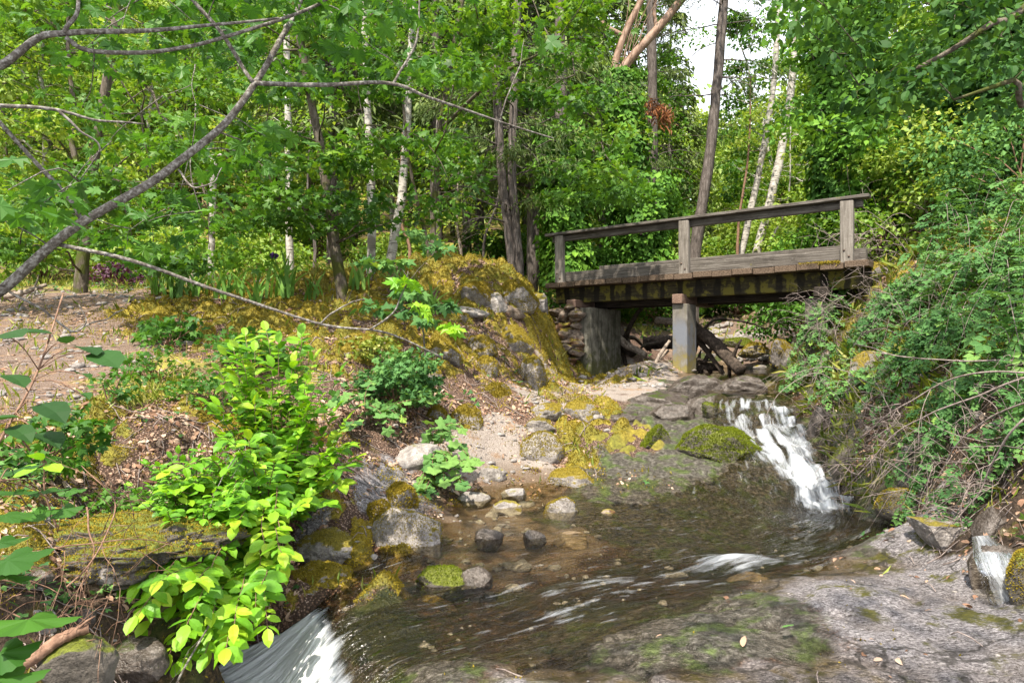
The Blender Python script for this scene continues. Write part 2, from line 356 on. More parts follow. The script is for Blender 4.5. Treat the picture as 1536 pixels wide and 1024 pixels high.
W_MODEL = tps_fit(_wt, _wr, WPw[:, 2], 1e-4)
# centre line of the flow
FL = curve([(4.2,17),(4.6,14.5),(4.4,12.2),(3.95,10.8),(3.42,9.6),(3.2,8.7),(3.25,8.0),(3.2,7.2),(2.8,6.3),(2.0,5.55),(1.2,5.1),(.4,4.75),(-.25,4.3),(-.65,4.05),(-.95,3.88),(-1.3,3.75),(-1.6,3.45),(-1.6,2.8),(-1.65,1.2),(-1.9,-.6)], 260)
_fs = np.concatenate([[0], np.cumsum(np.linalg.norm(np.diff(FL, axis=0), axis=1))])
_ft = unit(np.gradient(FL, axis=0))
def half_width(yy_s): return np.interp(yy_s, _hw_s, _hw_w)
def s_of(x, y): return _fs[np.argmin((FL[:, 0] - x) ** 2 + (FL[:, 1] - y) ** 2)]
_hw = [((4.2,17),1.2),((4.6,14.5),1.7),((4.4,12.2),1.2),((3.95,10.8),.8),((3.5,9.6),.42),((3.3,8),.5),((3.2,7.2),.95),((2.8,6.3),1.6),((2,5.55),2.0),((1.2,5.1),2.1),((.4,4.75),2.1),((-.25,4.3),1.9),((-.65,4.05),1.2),((-.95,3.88),1.0),((-1.3,3.75),1.1),((-1.6,3.45),1.1),((-1.6,2.8),.8),((-1.9,-.6),.7)]
_hw_s = np.array([s_of(*p) for p, w in _hw]); _hw_w = np.array([w for p, w in _hw])
WNC, WNR = 620, 760
wtc = np.linspace(-.42, .55, WNC); wrr = np.interp(np.linspace(0, 1, WNR), [0, .08, .9, 1], [math.log(2.2), math.log(5.0), math.log(12), math.log(19)])
WT, WR = np.meshgrid(wtc, wrr)
wx = (np.exp(WR) * np.sin(WT)).ravel(); wy = (np.exp(WR) * np.cos(WT) - OY).ravel()
_tc2 = np.linspace(-.42, .55, 156); _rc2 = np.linspace(wrr[0], wrr[-1], 200)
_wz = tps_eval(W_MODEL, *np.meshgrid(_tc2, _rc2)).reshape(200, 156)
wz = bil(_wz, (WT.ravel() + .42) / .97 * 155, (WR.ravel() - wrr[0]) / (wrr[-1] - wrr[0]) * 199)
# flow coordinates by softly weighted nearest centre-line samples
ws = np.empty_like(wx); wd = np.empty_like(wx); wdist = np.empty_like(wx)
for i in range(0, len(wx), 40000):
    s_ = slice(i, i + 40000)
    dx = wx[s_, None] - FL[:, 0]; dy = wy[s_, None] - FL[:, 1]; d2 = dx * dx + dy * dy
    q = 1 / (d2 + .02) ** 3; q /= q.sum(1)[:, None]
    ws[s_] = q @ _fs; wd[s_] = (q * (dx * -_ft[:, 1] + dy * _ft[:, 0])).sum(1); wdist[s_] = np.sqrt(d2.min(1))
S_LIP, S_BASE = s_of(3.45, 9.5), s_of(3.25, 7.55)
tz = gz(wx, wy)
sw = np.stack([ws * .9, wd * 5.5, ws * 0], 1); st = fbm(sw, 3); st2 = fbm(np.stack([ws * 2.0, wd * 26, ws * 0 + 3], 1), 3)
n_w = perlin(xy3(wx, wy, .22)); st3 = fbm(np.stack([ws * 1.5, wd * 9, ws * 0 + 6], 1), 3)
fall1 = sstep(S_LIP - .15, S_LIP + .3, ws) * (1 - sstep(S_BASE + .1, S_BASE + 1.0, ws)) * (wy > 6.4)
# left fall measured across the brink line
bx0, by0, bx1, by1 = -1.17, 4.31, -.69, 3.3
bl = np.hypot(bx1 - bx0, by1 - by0); bd = ((wx - bx0) * -(by1 - by0) + (wy - by0) * (bx1 - bx0)) / bl   # >0 downstream?
bd = -bd if bd[np.argmin((wx + 1.6) ** 2 + (wy - 3.9) ** 2)] < 0 else bd
bd = bd + .06 * perlin(xy3(wx, wy, .35))
fall2 = sstep(-.06, .12, bd) * (wy < 5.2)
rapid = np.exp(-(((wx - 1.62) * .85 + (wy - 4.95) * .2) / .42) ** 2 - (((wy - 4.98) - .05 * (wx - 1.6)) / .14) ** 2) * 1.0
rapid2 = np.exp(-((wx - .75) / .8) ** 2 - ((wy - 4.62) / .22) ** 2) * .35 + np.exp(-((wx - .3) / .5) ** 2 - ((wy - 4.0) / .2) ** 2) * .25
move = sstep(S_BASE - .2, S_BASE + .6, ws) * sstep(2.4, .9, np.abs(wd)) * (1 - .75 * sstep(5.5, 6.0, wy) * (1 - sstep(.2, .9, wx)))
amp = .020 * move + .03 * fall1 + .012 * fall2
wz = wz + fall1 * (.11 * np.clip(perlin(xy3(wx, wy, .24)), -.3, 1) + .03 * perlin(xy3(wx, wy + 4, .11))) + amp * (st + .6 * st2) + .075 * np.exp(-((wx - 1.66) / .42) ** 2 - ((wy - 5.0) / .20) ** 2) + .03 * np.exp(-((wx - .8) / .6) ** 2 - ((wy - 4.5) / .2) ** 2)
foam = np.clip(fall1 * (.40 + .36 * sstep(S_LIP + .5, S_LIP + 1.5, ws) + .7 * st + 1.0 * st3 + .6 * st2 + .35 * n_w) * sstep(1.05, .35, (wdist + .09 * n_w) / np.interp(ws, [S_LIP, S_LIP + .7, S_LIP + 1.4, S_BASE, S_BASE + .9], [.60, .66, .46, .30, .19])) + fall2 * (1.25 + .25 * st2 + .4 * st3) * (1 - sstep(.45, .7, bd) * (.25 - .8 * n_w)) * (1 - .6 * sstep(.9, 1.5, bd)) + rapid * (.55 + .7 * st + .5 * st3) + rapid2 * (.45 + .8 * st + .7 * st3) + .13 * move * sstep(.1, .8, st + .6 * st3 + .3 * n_w), 0, 1)  # the move term paints thin pale streaks for sky sheen on ripples
foam = np.clip(foam + .9 * np.exp(-((wx - 3.42) / .42) ** 2 - ((wy - 7.05) / .30) ** 2) * np.clip(.45 + 1.5 * n_w + .8 * st2, 0, 1), 0, 1)
foam *= sstep(0, .05, wz - tz + .015)
wet = (wz > tz - .03) & (wdist < np.interp(ws, _hw_s, _hw_w) * 1.25)
# ---------------------------------------------------------------- materials
class NT:
    def __init__(s, name):
        s.m = bpy.data.materials.new(name); s.m.use_nodes = True; s.t = s.m.node_tree; s.t.nodes.clear()
        s.out = s.n('ShaderNodeOutputMaterial')
    def n(s, typ, **kw):
        nd = s.t.nodes.new(typ)
        for k, v in kw.items(): setattr(nd, k, v)
        return nd
    def l(s, a, b): s.t.links.new(a, b)
    def set(s, sock, v):
        if isinstance(v, bpy.types.NodeSocket): s.l(v, sock)
        elif v is not None:
            if sock.type == 'RGBA' and len(v) == 3: v = (*v, 1)
            sock.default_value = v
    def coord(s, kind='Object', scale=(1, 1, 1)):
        c = s.n('ShaderNodeTexCoord'); m = s.n('ShaderNodeMapping'); m.inputs['Scale'].default_value = scale
        s.l(c.outputs[kind], m.inputs[0]); return m.outputs[0]
    def pos(s, scale=(1, 1, 1)):
        g = s.n('ShaderNodeNewGeometry'); m = s.n('ShaderNodeMapping'); m.inputs['Scale'].default_value = scale
        s.l(g.outputs['Position'], m.inputs[0]); return m.outputs[0]
    def noise(s, vec, scale, detail=4, rough=.55, dist=0.0, color=False):
        nd = s.n('ShaderNodeTexNoise'); s.set(nd.inputs['Vector'], vec); nd.inputs['Scale'].default_value = scale
        nd.inputs['Detail'].default_value = detail; nd.inputs['Roughness'].default_value = rough; nd.inputs['Distortion'].default_value = dist
        return nd.outputs['Color' if color else 'Fac']
    def voro(s, vec, scale, feat='F1', out='Distance'):
        nd = s.n('ShaderNodeTexVoronoi', feature=feat); s.set(nd.inputs['Vector'], vec); nd.inputs['Scale'].default_value = scale
        return nd.outputs[out]
    def ramp(s, fac, stops, interp='LINEAR'):
        nd = s.n('ShaderNodeValToRGB'); s.set(nd.inputs[0], fac); r = nd.color_ramp; r.interpolation = interp
        while len(r.elements) < len(stops): r.elements.new(.5)
        for e, (p, c) in zip(r.elements, stops):
            e.position = p; e.color = (*c, 1) if hasattr(c, '__len__') else (c, c, c, 1)
        return nd.outputs[0]
    def mix(s, f, a, b, blend='MIX'):
        nd = s.n('ShaderNodeMix', data_type='RGBA', blend_type=blend); s.set(nd.inputs[0], f); s.set(nd.inputs[6], a); s.set(nd.inputs[7], b)
        return nd.outputs[2]
    def math(s, op, a, b=None, c=None, clamp=False):
        nd = s.n('ShaderNodeMath', operation=op, use_clamp=clamp); s.set(nd.inputs[0], a)
        if b is not None: s.set(nd.inputs[1], b)
        if c is not None: s.set(nd.inputs[2], c)
        return nd.outputs[0]
    def attr(s, name): return s.n('ShaderNodeAttribute', attribute_name=name).outputs['Fac']
    def mrange(s, v, a, b, lo=0.0, hi=1.0):
        nd = s.n('ShaderNodeMapRange', interpolation_type='SMOOTHSTEP'); s.set(nd.inputs[0], v)
        for i, q in enumerate((a, b, lo, hi)): nd.inputs[i + 1].default_value = q
        return nd.outputs[0]
    def bump(s, h, strength=.5, dist=.02, normal=None):
        nd = s.n('ShaderNodeBump'); nd.inputs['Strength'].default_value = strength; nd.inputs['Distance'].default_value = dist
        s.set(nd.inputs['Height'], h); s.set(nd.inputs['Normal'], normal); return nd.outputs[0]
    def pbsdf(s, col, rough=.8, spec=.3, normal=None):
        p = s.n('ShaderNodeBsdfPrincipled'); s.set(p.inputs['Base Color'], col); s.set(p.inputs['Roughness'], rough)
        s.set(p.inputs['Specular IOR Level'], spec); s.set(p.inputs['Normal'], normal); return p.outputs[0]
    def mixs(s, f, a, b):
        nd = s.n('ShaderNodeMixShader'); s.set(nd.inputs[0], f); s.l(a, nd.inputs[1]); s.l(b, nd.inputs[2]); return nd.outputs[0]
    def done(s, sh): s.l(sh, s.out.inputs[0]); return s.m

def leaf_mat(name, stops, transl=.38, rough=.5, spec=.35, tcol=(1.25, 1.15, .45)):
    t = NT(name)
    v = t.attr('v'); oi = t.n('ShaderNodeObjectInfo').outputs['Random']
    f = t.math('ADD', t.math('MULTIPLY', v, .85), t.math('MULTIPLY', oi, .15))
    col = t.ramp(f, stops)
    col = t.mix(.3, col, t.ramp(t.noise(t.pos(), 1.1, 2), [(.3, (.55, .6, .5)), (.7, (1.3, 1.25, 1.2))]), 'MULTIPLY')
    p = t.pbsdf(col, rough, spec)
    tr = t.n('ShaderNodeBsdfTranslucent'); t.l(t.mix(1.0, col, tcol, 'MULTIPLY'), tr.inputs[0])
    return t.done(t.mixs(transl, p, tr.outputs[0]))

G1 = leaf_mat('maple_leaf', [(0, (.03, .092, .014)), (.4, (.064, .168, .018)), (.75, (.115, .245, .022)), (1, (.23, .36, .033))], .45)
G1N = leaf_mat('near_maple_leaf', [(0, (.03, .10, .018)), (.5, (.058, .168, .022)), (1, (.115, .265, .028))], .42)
G2 = leaf_mat('sunny_leaf', [(0, (.09, .20, .025)), (.5, (.20, .335, .045)), (1, (.42, .51, .12))], .45)  # brighter leaf tone with the background sunlight put into the colour
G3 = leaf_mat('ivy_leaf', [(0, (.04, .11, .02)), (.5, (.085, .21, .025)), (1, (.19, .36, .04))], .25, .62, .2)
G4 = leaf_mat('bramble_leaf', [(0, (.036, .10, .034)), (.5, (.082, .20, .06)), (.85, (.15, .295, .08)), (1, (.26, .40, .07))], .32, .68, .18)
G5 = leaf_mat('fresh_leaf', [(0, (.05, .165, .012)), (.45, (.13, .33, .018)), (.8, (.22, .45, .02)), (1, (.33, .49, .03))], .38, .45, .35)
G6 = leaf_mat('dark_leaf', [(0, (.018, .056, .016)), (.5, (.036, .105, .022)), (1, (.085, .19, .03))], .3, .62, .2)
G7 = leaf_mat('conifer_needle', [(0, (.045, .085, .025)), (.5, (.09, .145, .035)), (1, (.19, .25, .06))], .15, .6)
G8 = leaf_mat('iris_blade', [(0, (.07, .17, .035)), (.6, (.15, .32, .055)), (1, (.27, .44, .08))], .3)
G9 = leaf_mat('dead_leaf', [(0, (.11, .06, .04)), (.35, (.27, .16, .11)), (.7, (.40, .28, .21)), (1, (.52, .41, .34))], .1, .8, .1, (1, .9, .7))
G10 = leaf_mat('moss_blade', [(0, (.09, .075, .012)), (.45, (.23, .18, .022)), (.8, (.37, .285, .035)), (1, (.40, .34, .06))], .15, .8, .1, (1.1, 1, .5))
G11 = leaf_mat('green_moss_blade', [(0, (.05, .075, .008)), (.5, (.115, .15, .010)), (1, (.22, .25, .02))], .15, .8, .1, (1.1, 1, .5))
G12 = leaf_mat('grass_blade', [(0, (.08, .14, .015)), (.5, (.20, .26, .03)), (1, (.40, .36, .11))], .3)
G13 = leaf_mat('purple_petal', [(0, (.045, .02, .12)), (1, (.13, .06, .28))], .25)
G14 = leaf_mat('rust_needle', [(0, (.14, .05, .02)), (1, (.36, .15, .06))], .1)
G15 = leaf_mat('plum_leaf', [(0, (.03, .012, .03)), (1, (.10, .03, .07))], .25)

G2F = leaf_mat('far_leaf', [(0, (.11, .21, .04)), (.5, (.26, .39, .09)), (1, (.49, .55, .22))], .45)  # paler copy, sunlight on the distant leaves put into the colour
def ground_mat():
    t = NT('creekside_ground'); P = t.pos()
    a = {c: t.attr('w' + c) for c in CLS}
    nA = t.noise(P, 5.0, 5, .6); nB = t.noise(P, 23, 5, .65); nC = t.noise(P, 90, 4, .6); nL = t.noise(P, 1.3, 3)
    vo = t.voro(P, 55); vo2 = t.voro(P, 16)
    def wgt(c, amp=.9, lo=.34, hi=.62):
        q = t.math('ADD', a[c], t.math('MULTIPLY', t.math('SUBTRACT', t.math('ADD', t.math('MULTIPLY', nA, .6), t.math('MULTIPLY', nB, .4)), .5), amp))
        return t.mrange(q, lo, hi)
    litter = t.mix(t.mrange(vo, .1, .55), t.ramp(nB, [(.3, (.11, .06, .04)), (.5, (.31, .20, .15)), (.68, (.56, .43, .36))]), (.06, .035, .024))
    slab = t.ramp(nB, [(.25, (.095, .084, .09)), (.42, (.20, .184, .197)), (.6, (.30, .278, .297)), (.8, (.45, .43, .45))])
    sx = t.noise(t.pos((1, 2.2, 2.2)), 34, 5, .72); slab = t.mix(t.mrange(sx, .47, .38, 0, .9), slab, (.05, .043, .04)); slab = t.mix(t.mrange(sx, .53, .62, 0, .9), slab, (.58, .55, .575))
    slab = t.mix(t.mrange(t.math('ADD', t.attr('damp'), t.math('MULTIPLY', t.math('SUBTRACT', nA, .5), 2.2)), .55, .95, 0, .8), slab, t.ramp(nB, [(.3, (.06, .05, .018)), (.7, (.22, .17, .045))]))
    slab = t.mix(t.mrange(nC, .5, .75), slab, (.50, .47, .47)); slab = t.mix(t.mrange(nC, .44, .30), slab, (.06, .05, .045))
    slab = t.mix(t.mrange(t.noise(P, 2.6, 6, .7), .53, .62), slab, t.ramp(nB, [(.3, (.05, .055, .012)), (.7, (.15, .14, .02))]))
    slab = t.mix(t.mrange(t.noise(P, 1.7, 3), .54, .68, 0, .35), slab, (.15, .12, .10))
    vd = t.n('ShaderNodeTexVoronoi', feature='DISTANCE_TO_EDGE'); vd.inputs['Scale'].default_value = 1.5; t.l(t.mix(.25, P, t.noise(P, 3.0, 4, .6, 0, True)), vd.inputs['Vector'])
    slab = t.mix(t.mrange(vd.outputs['Distance'], .016, .003, 0, .75), slab, (.03, .026, .022))
    sand = t.ramp(nC, [(.3, (.15, .12, .10)), (.55, (.29, .25, .225)), (.75, (.46, .42, .395))])
    sand = t.mix(t.mrange(nA, .54, .64, 0, .8), sand, (.24, .155, .095))
    moss = t.mix(t.mrange(nL, .35, .65), t.ramp(nB, [(.25, (.08, .062, .012)), (.5, (.23, .18, .024)), (.75, (.38, .295, .04))]), t.ramp(nB, [(.25, (.055, .055, .011)), (.6, (.17, .165, .025)), (.8, (.29, .27, .045))]))
    moss = t.mix(t.mrange(t.math('ADD', t.attr('mm'), t.math('MULTIPLY', t.math('SUBTRACT', nB, .5), .8)), .35, .6), litter, moss)
    bed = t.ramp(nB, [(.3, (.010, .008, .006)), (.5, (.045, .030, .014)), (.66, (.13, .08, .036)), (.8, (.24, .19, .13))])
    bed = t.mix(t.mrange(vo2, .28, .12), bed, t.ramp(nA, [(.35, (.02, .018, .014)), (.5, (.13, .085, .05)), (.65, (.22, .18, .13))]))
    bed = t.mix(t.mrange(nL, .42, .54, 0, .85), bed, t.ramp(nB, [(.3, (.012, .022, .006)), (.7, (.06, .085, .015))]))
    alg = t.ramp(nB, [(.32, (.016, .014, .012)), (.5, (.07, .064, .054)), (.68, (.20, .19, .175))]); alg = t.mix(t.mrange(vo, .35, .12, 0, .7), alg, (.16, .15, .14))
    alg = t.mix(t.mrange(nA, .48, .62, 0, .8), alg, t.ramp(nB, [(.3, (.022, .036, .010)), (.7, (.12, .18, .035))]))
    grav = t.mix(t.mrange(vo, .08, .5), t.ramp(nB, [(.3, (.20, .15, .125)), (.6, (.34, .28, .25)), (.8, (.48, .45, .44))]), (.14, .095, .07))
    grav = t.mix(t.mrange(nA, .53, .65, 0, .75), grav, (.25, .155, .09))
    flo = t.mix(t.mrange(nL, .4, .6), t.ramp(nB, [(.3, (.12, .10, .025)), (.6, (.33, .31, .05)), (.8, (.52, .48, .10))]), litter)  # forest floor yellows brightened to paint in a sunlit glow
    soil = t.ramp(nB, [(.3, (.018, .012, .008)), (.55, (.06, .04, .026)), (.75, (.14, .10, .07))])
    soil = t.mix(t.mrange(nA, .55, .68), soil, (.10, .085, .012))
    col = litter
    for c, k in (('F', flo), ('G', grav), ('D', sand), ('B', soil), ('M', moss), ('S', slab), ('A', alg), ('W', bed)):
        col = t.mix(wgt(c), col, k)
    # damp band beside the water
    col = t.mix(t.math('MULTIPLY', t.attr('damp'), t.math('SUBTRACT', 1.0, t.math('MULTIPLY', a['A'], .35))), col, t.mix(1.0, col, (.50, .40, .29), 'MULTIPLY'))
    rough = t.math('SUBTRACT', .92, t.math('MULTIPLY', t.attr('damp'), .62))
    rough = t.math('SUBTRACT', rough, t.math('MULTIPLY', a['A'], .4), clamp=True)
    h = t.math('ADD', t.math('ADD', t.math('MULTIPLY', nB, .6), t.math('MULTIPLY', t.math('MULTIPLY', sx, a['S']), 1.6)), t.math('ADD', t.math('MULTIPLY', nC, .35), t.math('MULTIPLY', vo, .25)))
    return t.done(t.pbsdf(col, rough, .35, t.bump(h, .9, .05)))

def rock_mat(name, stops, moss=None, amt=.5, rough=.85, scale=6, mossthr=.25, stain=None):
    t = NT(name); P = t.pos()
    nB = t.noise(P, scale * 2.2, 6, .65); nC = t.noise(P, scale * 11, 4); nA = t.noise(P, scale * .7, 4)
    col = t.ramp(nB, stops); col = t.mix(t.mrange(nC, .55, .72, 0, .55), col, stops[-1][1]); col = t.mix(t.mrange(nC, .44, .3, 0, .7), col, stops[0][1])
    if stain: col = t.mix(t.mrange(nA, .5, .62), col, stain)
    bumph = t.math('ADD', t.math('MULTIPLY', nB, .6), t.math('MULTIPLY', nC, .4))
    if moss:
        g = t.n('ShaderNodeNewGeometry'); sp = t.n('ShaderNodeSeparateXYZ'); t.l(g.outputs['Normal'], sp.inputs[0])
        q = t.math('ADD', sp.outputs[2], t.math('MULTIPLY', t.math('SUBTRACT', t.math('ADD', t.math('MULTIPLY', nA, .7), t.math('MULTIPLY', nB, .3)), .5), 3.0))
        f = t.mrange(q, mossthr + (1 - amt), mossthr + (1 - amt) + .25)
        col = t.mix(f, col, t.ramp(t.noise(P, 60, 4, .7), [(.3, tuple(c * .35 for c in moss)), (.6, moss), (.8, tuple(c * 1.5 for c in moss))]))
    return t.done(t.pbsdf(col, rough, .35, t.bump(bumph, .85, .03)))
GREY = [(.25, (.07, .062, .058)), (.5, (.22, .20, .19)), (.75, (.42, .395, .385))]
R_GOLD = rock_mat('gold_moss_rock', GREY, (.22, .17, .02), 1.0, .9)
R_PART = rock_mat('part_moss_rock', GREY, (.19, .155, .02), .6, .85)
R_GREY = rock_mat('grey_rock', GREY, (.16, .15, .016), .18, .85)
R_PALE = rock_mat('pale_rock', [(.25, (.085, .075, .068)), (.5, (.20, .182, .17)), (.75, (.38, .36, .35))], (.24, .20, .02), .45, .8)
R_GREEN = rock_mat('green_moss_rock', [(.3, (.03, .027, .022)), (.7, (.12, .105, .09))], (.115, .135, .012), .85, .7)
R_WET = rock_mat('wet_rock', [(.25, (.016, .013, .011)), (.5, (.06, .048, .04)), (.78, (.17, .15, .14))], (.05, .07, .012), .3, .3)
R_TAN = rock_mat('tan_rock', [(.25, (.08, .055, .033)), (.5, (.17, .12, .07)), (.75, (.28, .22, .15))], None, 0, .35)
R_RUST = rock_mat('rust_rock', [(.25, (.05, .037, .03)), (.5, (.15, .115, .09)), (.78, (.33, .28, .24))], (.19, .155, .02), .55, .85, stain=(.15, .075, .04))

def bark(name, stops, vs=(9, 9, 1.6), rough=.9, moss=None, bands=False, bstr=.9, bd=.03):
    t = NT(name); c = t.pos(vs); n = t.noise(c, 2.2, 5, .65, .4); nf = t.noise(t.pos(), 40, 3); nm = t.noise(t.pos(), 3, 4)
    col = t.ramp(n, stops); col = t.mix(t.mrange(nf, .55, .75, 0, .5), col, stops[-1][1])
    if bands:
        b = t.noise(t.pos((2.5, 2.5, 22)), 1.6, 4, .6); col = t.mix(t.mrange(b, .56, .63), col, (.035, .028, .024))
        col = t.mix(t.mrange(nm, .54, .62, 0, .8), col, (.16, .14, .12))
    if moss: col = t.mix(t.mrange(nm, .48, .6), col, moss)
    return t.done(t.pbsdf(col, rough, .2, t.bump(t.math('ADD', n, t.math('MULTIPLY', nf, .3)), bstr, bd)))
B_BIRCH = bark('birch_bark', [(.3, (.20, .18, .16)), (.5, (.38, .36, .33)), (.8, (.56, .54, .51))], (5, 5, 5), .75, None, True, .4, .01)
B_CON = bark('conifer_bark', [(.3, (.03, .025, .023)), (.5, (.095, .08, .073)), (.75, (.21, .185, .175))])
B_MAP = bark('maple_bark', [(.3, (.035, .028, .022)), (.5, (.10, .082, .065)), (.8, (.22, .195, .165))], (7, 7, 2), .9, (.06, .07, .015))
B_TWG = bark('grey_branch_bark', [(.3, (.04, .033, .028)), (.5, (.12, .105, .092)), (.7, (.36, .35, .33))], (26, 26, 26), .85, None, False, .6, .01)
B_MAD = bark('madrone_bark', [(.3, (.10, .06, .04)), (.5, (.22, .14, .10)), (.8, (.38, .30, .24))], (3, 3, 2), .6, None, False, .3, .01)
B_DRY = bark('dry_cane_bark', [(.3, (.11, .085, .075)), (.55, (.25, .205, .19)), (.8, (.42, .37, .36))], (16, 16, 16), .9, None, False, .5, .005)
B_RED = bark('brown_twig_bark', [(.3, (.09, .05, .035)), (.55, (.21, .125, .085)), (.8, (.36, .24, .17))], (16, 16, 16), .8, None, False, .5, .005)
B_LOG = bark('dark_log_bark', [(.3, (.015, .012, .01)), (.55, (.06, .046, .037)), (.8, (.15, .12, .10))], (6, 6, 6))
B_OLD = bark('pale_deadwood', [(.3, (.13, .10, .08)), (.55, (.30, .25, .21)), (.8, (.50, .45, .40))], (8, 8, 8))

def wood(name, stops, axis, moss=None, mthr=.55, rough=.85, stain=None, seam=None):
    """weathered timber with grain along a world direction"""
    t = NT(name); g = t.n('ShaderNodeNewGeometry')
    vm = t.n('ShaderNodeVectorRotate', rotation_type='Z_AXIS'); vm.inputs['Angle'].default_value = -math.atan2(axis[1], axis[0]); t.l(g.outputs['Position'], vm.inputs['Vector'])
    mp = t.n('ShaderNodeMapping'); t.l(vm.outputs[0], mp.inputs[0]); mp.inputs['Scale'].default_value = (1.2, 26, 26) if len(axis) == 2 else (24, 24, 1.2)
    gr = t.noise(mp.outputs[0], 2.0, 5, .65, .3); n2 = t.noise(t.pos(), 3.2, 5, .6); n3 = t.noise(t.pos(), 34, 4)
    col = t.ramp(gr, stops); col = t.mix(t.mrange(n2, .5, .68, 0, .6), col, stops[0][1]); col = t.mix(t.mrange(n3, .58, .75, 0, .45), col, stops[-1][1])
    if stain: col = t.mix(t.mrange(n2, .42, .30, 0, .85), col, stain)
    if moss: col = t.mix(t.mrange(t.noise(t.pos(), 4.5, 6, .65), mthr, mthr + .09), col, moss)
    if seam:                                                    # drip marks where water runs off between the planks
        sp = t.n('ShaderNodeSeparateXYZ'); t.l(vm.outputs[0], sp.inputs[0])
        cs = t.math('COSINE', t.math('MULTIPLY', t.math('SUBTRACT', sp.outputs[0], seam[0]), 2 * math.pi / seam[1]))
        col = t.mix(t.mrange(t.math('ADD', cs, t.math('MULTIPLY', t.math('SUBTRACT', n2, .5), 2.2)), .35, .75, 0, .9), col, (.010, .008, .006))
    return t.done(t.pbsdf(col, rough, .25, t.bump(t.math('ADD', gr, t.math('MULTIPLY', n3, .3)), .7, .012)))

def concrete(name, stops, stain, moss, blue=False):
    t = NT(name); P = t.pos(); n = t.noise(P, 7, 6, .65); f = t.noise(P, 70, 4); v = t.noise(t.pos((9, 9, .9)), 1.5, 4, .6); sp = t.n('ShaderNodeSeparateXYZ'); t.l(P, sp.inputs[0])
    col = t.ramp(n, stops); col = t.mix(t.mrange(v, .48, .66, 0, .8), col, stain); col = t.mix(t.mrange(f, .58, .75, 0, .35), col, stops[-1][1])
    if blue: col = t.mix(t.math('MULTIPLY', t.mrange(t.noise(t.pos((6, 6, 2)), 1.0, 3), .42, .58), t.math('MULTIPLY', t.mrange(sp.outputs[2], 1.25, 1.5), t.mrange(sp.outputs[2], 2.2, 1.9))), col, (.14, .15, .178))
    low = t.mrange(t.math('ADD', sp.outputs[2], t.math('MULTIPLY', t.math('SUBTRACT', n, .5), 1.6)), 1.55, 1.05)
    col = t.mix(t.math('MULTIPLY', low, .85), col, moss)
    return t.done(t.pbsdf(col, .9, .25, t.bump(t.math('ADD', n, t.math('MULTIPLY', f, .5)), .5, .015)))

def water_mat():
    t = NT('creek_water')
    s_, d_ = t.attr('fs'), t.attr('fd'); foam = t.attr('foam'); mv = t.attr('move')
    cx = t.n('ShaderNodeCombineXYZ'); t.l(t.math('MULTIPLY', s_, 1.5), cx.inputs[0]); t.l(t.math('MULTIPLY', d_, 6.0), cx.inputs[1])
    st = t.noise(cx.outputs[0], 1.4, 5, .6, .6)
    cy = t.n('ShaderNodeCombineXYZ'); t.l(t.math('MULTIPLY', s_, 3.6), cy.inputs[0]); t.l(t.math('MULTIPLY', d_, 18.0), cy.inputs[1])
    st2 = t.noise(cy.outputs[0], 1.2, 4, .6, .3)
    calm = t.noise(t.pos(), 5, 3)
    h = t.math('ADD', t.math('MULTIPLY', t.math('ADD', st, t.math('MULTIPLY', st2, .35)), t.math('ADD', mv, .04)), t.math('MULTIPLY', calm, .06))
    nrm = t.bump(h, .9, .095)
    fr = t.n('ShaderNodeFresnel'); fr.inputs[0].default_value = 1.33; t.l(nrm, fr.inputs['Normal'])
    gl = t.n('ShaderNodeBsdfGlossy'); t.set(gl.inputs['Roughness'], t.math('ADD', .03, t.math('MULTIPLY', mv, .09))); t.l(nrm, gl.inputs['Normal'])
    gl.inputs['Color'].default_value = (.82, .82, .84, 1)
    tr = t.n('ShaderNodeBsdfTransparent'); tr.inputs[0].default_value = (.86, .82, .68, 1)
    base = t.mixs(t.math('MULTIPLY', fr.outputs[0], 1.0, clamp=True), tr.outputs[0], gl.outputs[0])
    wh = t.pbsdf(t.mix(t.mrange(foam, .7, 1.0, 0, .9), t.ramp(st2, [(.3, (.36, .40, .46)), (.7, (.68, .72, .79))]), (.88, .91, .95)), .5, .3, nrm)
    tl = t.n('ShaderNodeBsdfTranslucent'); tl.inputs[0].default_value = (.85, .88, .92, 1)
    wh = t.mixs(.25, wh, tl.outputs[0])
    sheen_streaks = t.math('MULTIPLY', mv, t.math('MULTIPLY', t.mrange(st2, .50, .72), t.mrange(st, .42, .66)))  # pale streaks painted in for the sky's sheen on the ripples
    foam = t.math('ADD', foam, t.math('MULTIPLY', sheen_streaks, .16), clamp=True)
    sa = t.math('MULTIPLY', t.math('ADD', t.mrange(st, .36, .62), t.mrange(st2, .36, .62)), .5)
    k = t.math('SUBTRACT', t.math('MULTIPLY', foam, 1.2), t.math('MULTIPLY', t.math('SUBTRACT', 1.0, sa), .48), clamp=True)
    return t.done(t.mixs(t.math('MULTIPLY', k, .96), base, wh))

M_GROUND = ground_mat(); M_WATER = water_mat()
# ground object
wz_at = bil(_wz, np.clip((TT.ravel() + .42) / .97 * 155, 0, 155), np.clip((RR.ravel() - wrr[0]) / (wrr[-1] - wrr[0]) * 199, 0, 199))
fd2 = np.full(len(gx), 99.)
_sel = (np.abs(gx) < 8) & (gy < 20) & (gy > -2)
_ix = np.where(_sel)[0]
for i in range(0, len(_ix), 40000):
    j = _ix[i:i + 40000]; q = (gx[j, None] - FL[:, 0]) ** 2 + (gy[j, None] - FL[:, 1]) ** 2; k = q.argmin(1); fd2[j] = np.sqrt(q.min(1)) / np.interp(_fs[k], _hw_s, _hw_w)
damp = sstep(.13, .0, H - wz_at + .06 * n2) * sstep(1.7, 1.25, fd2)
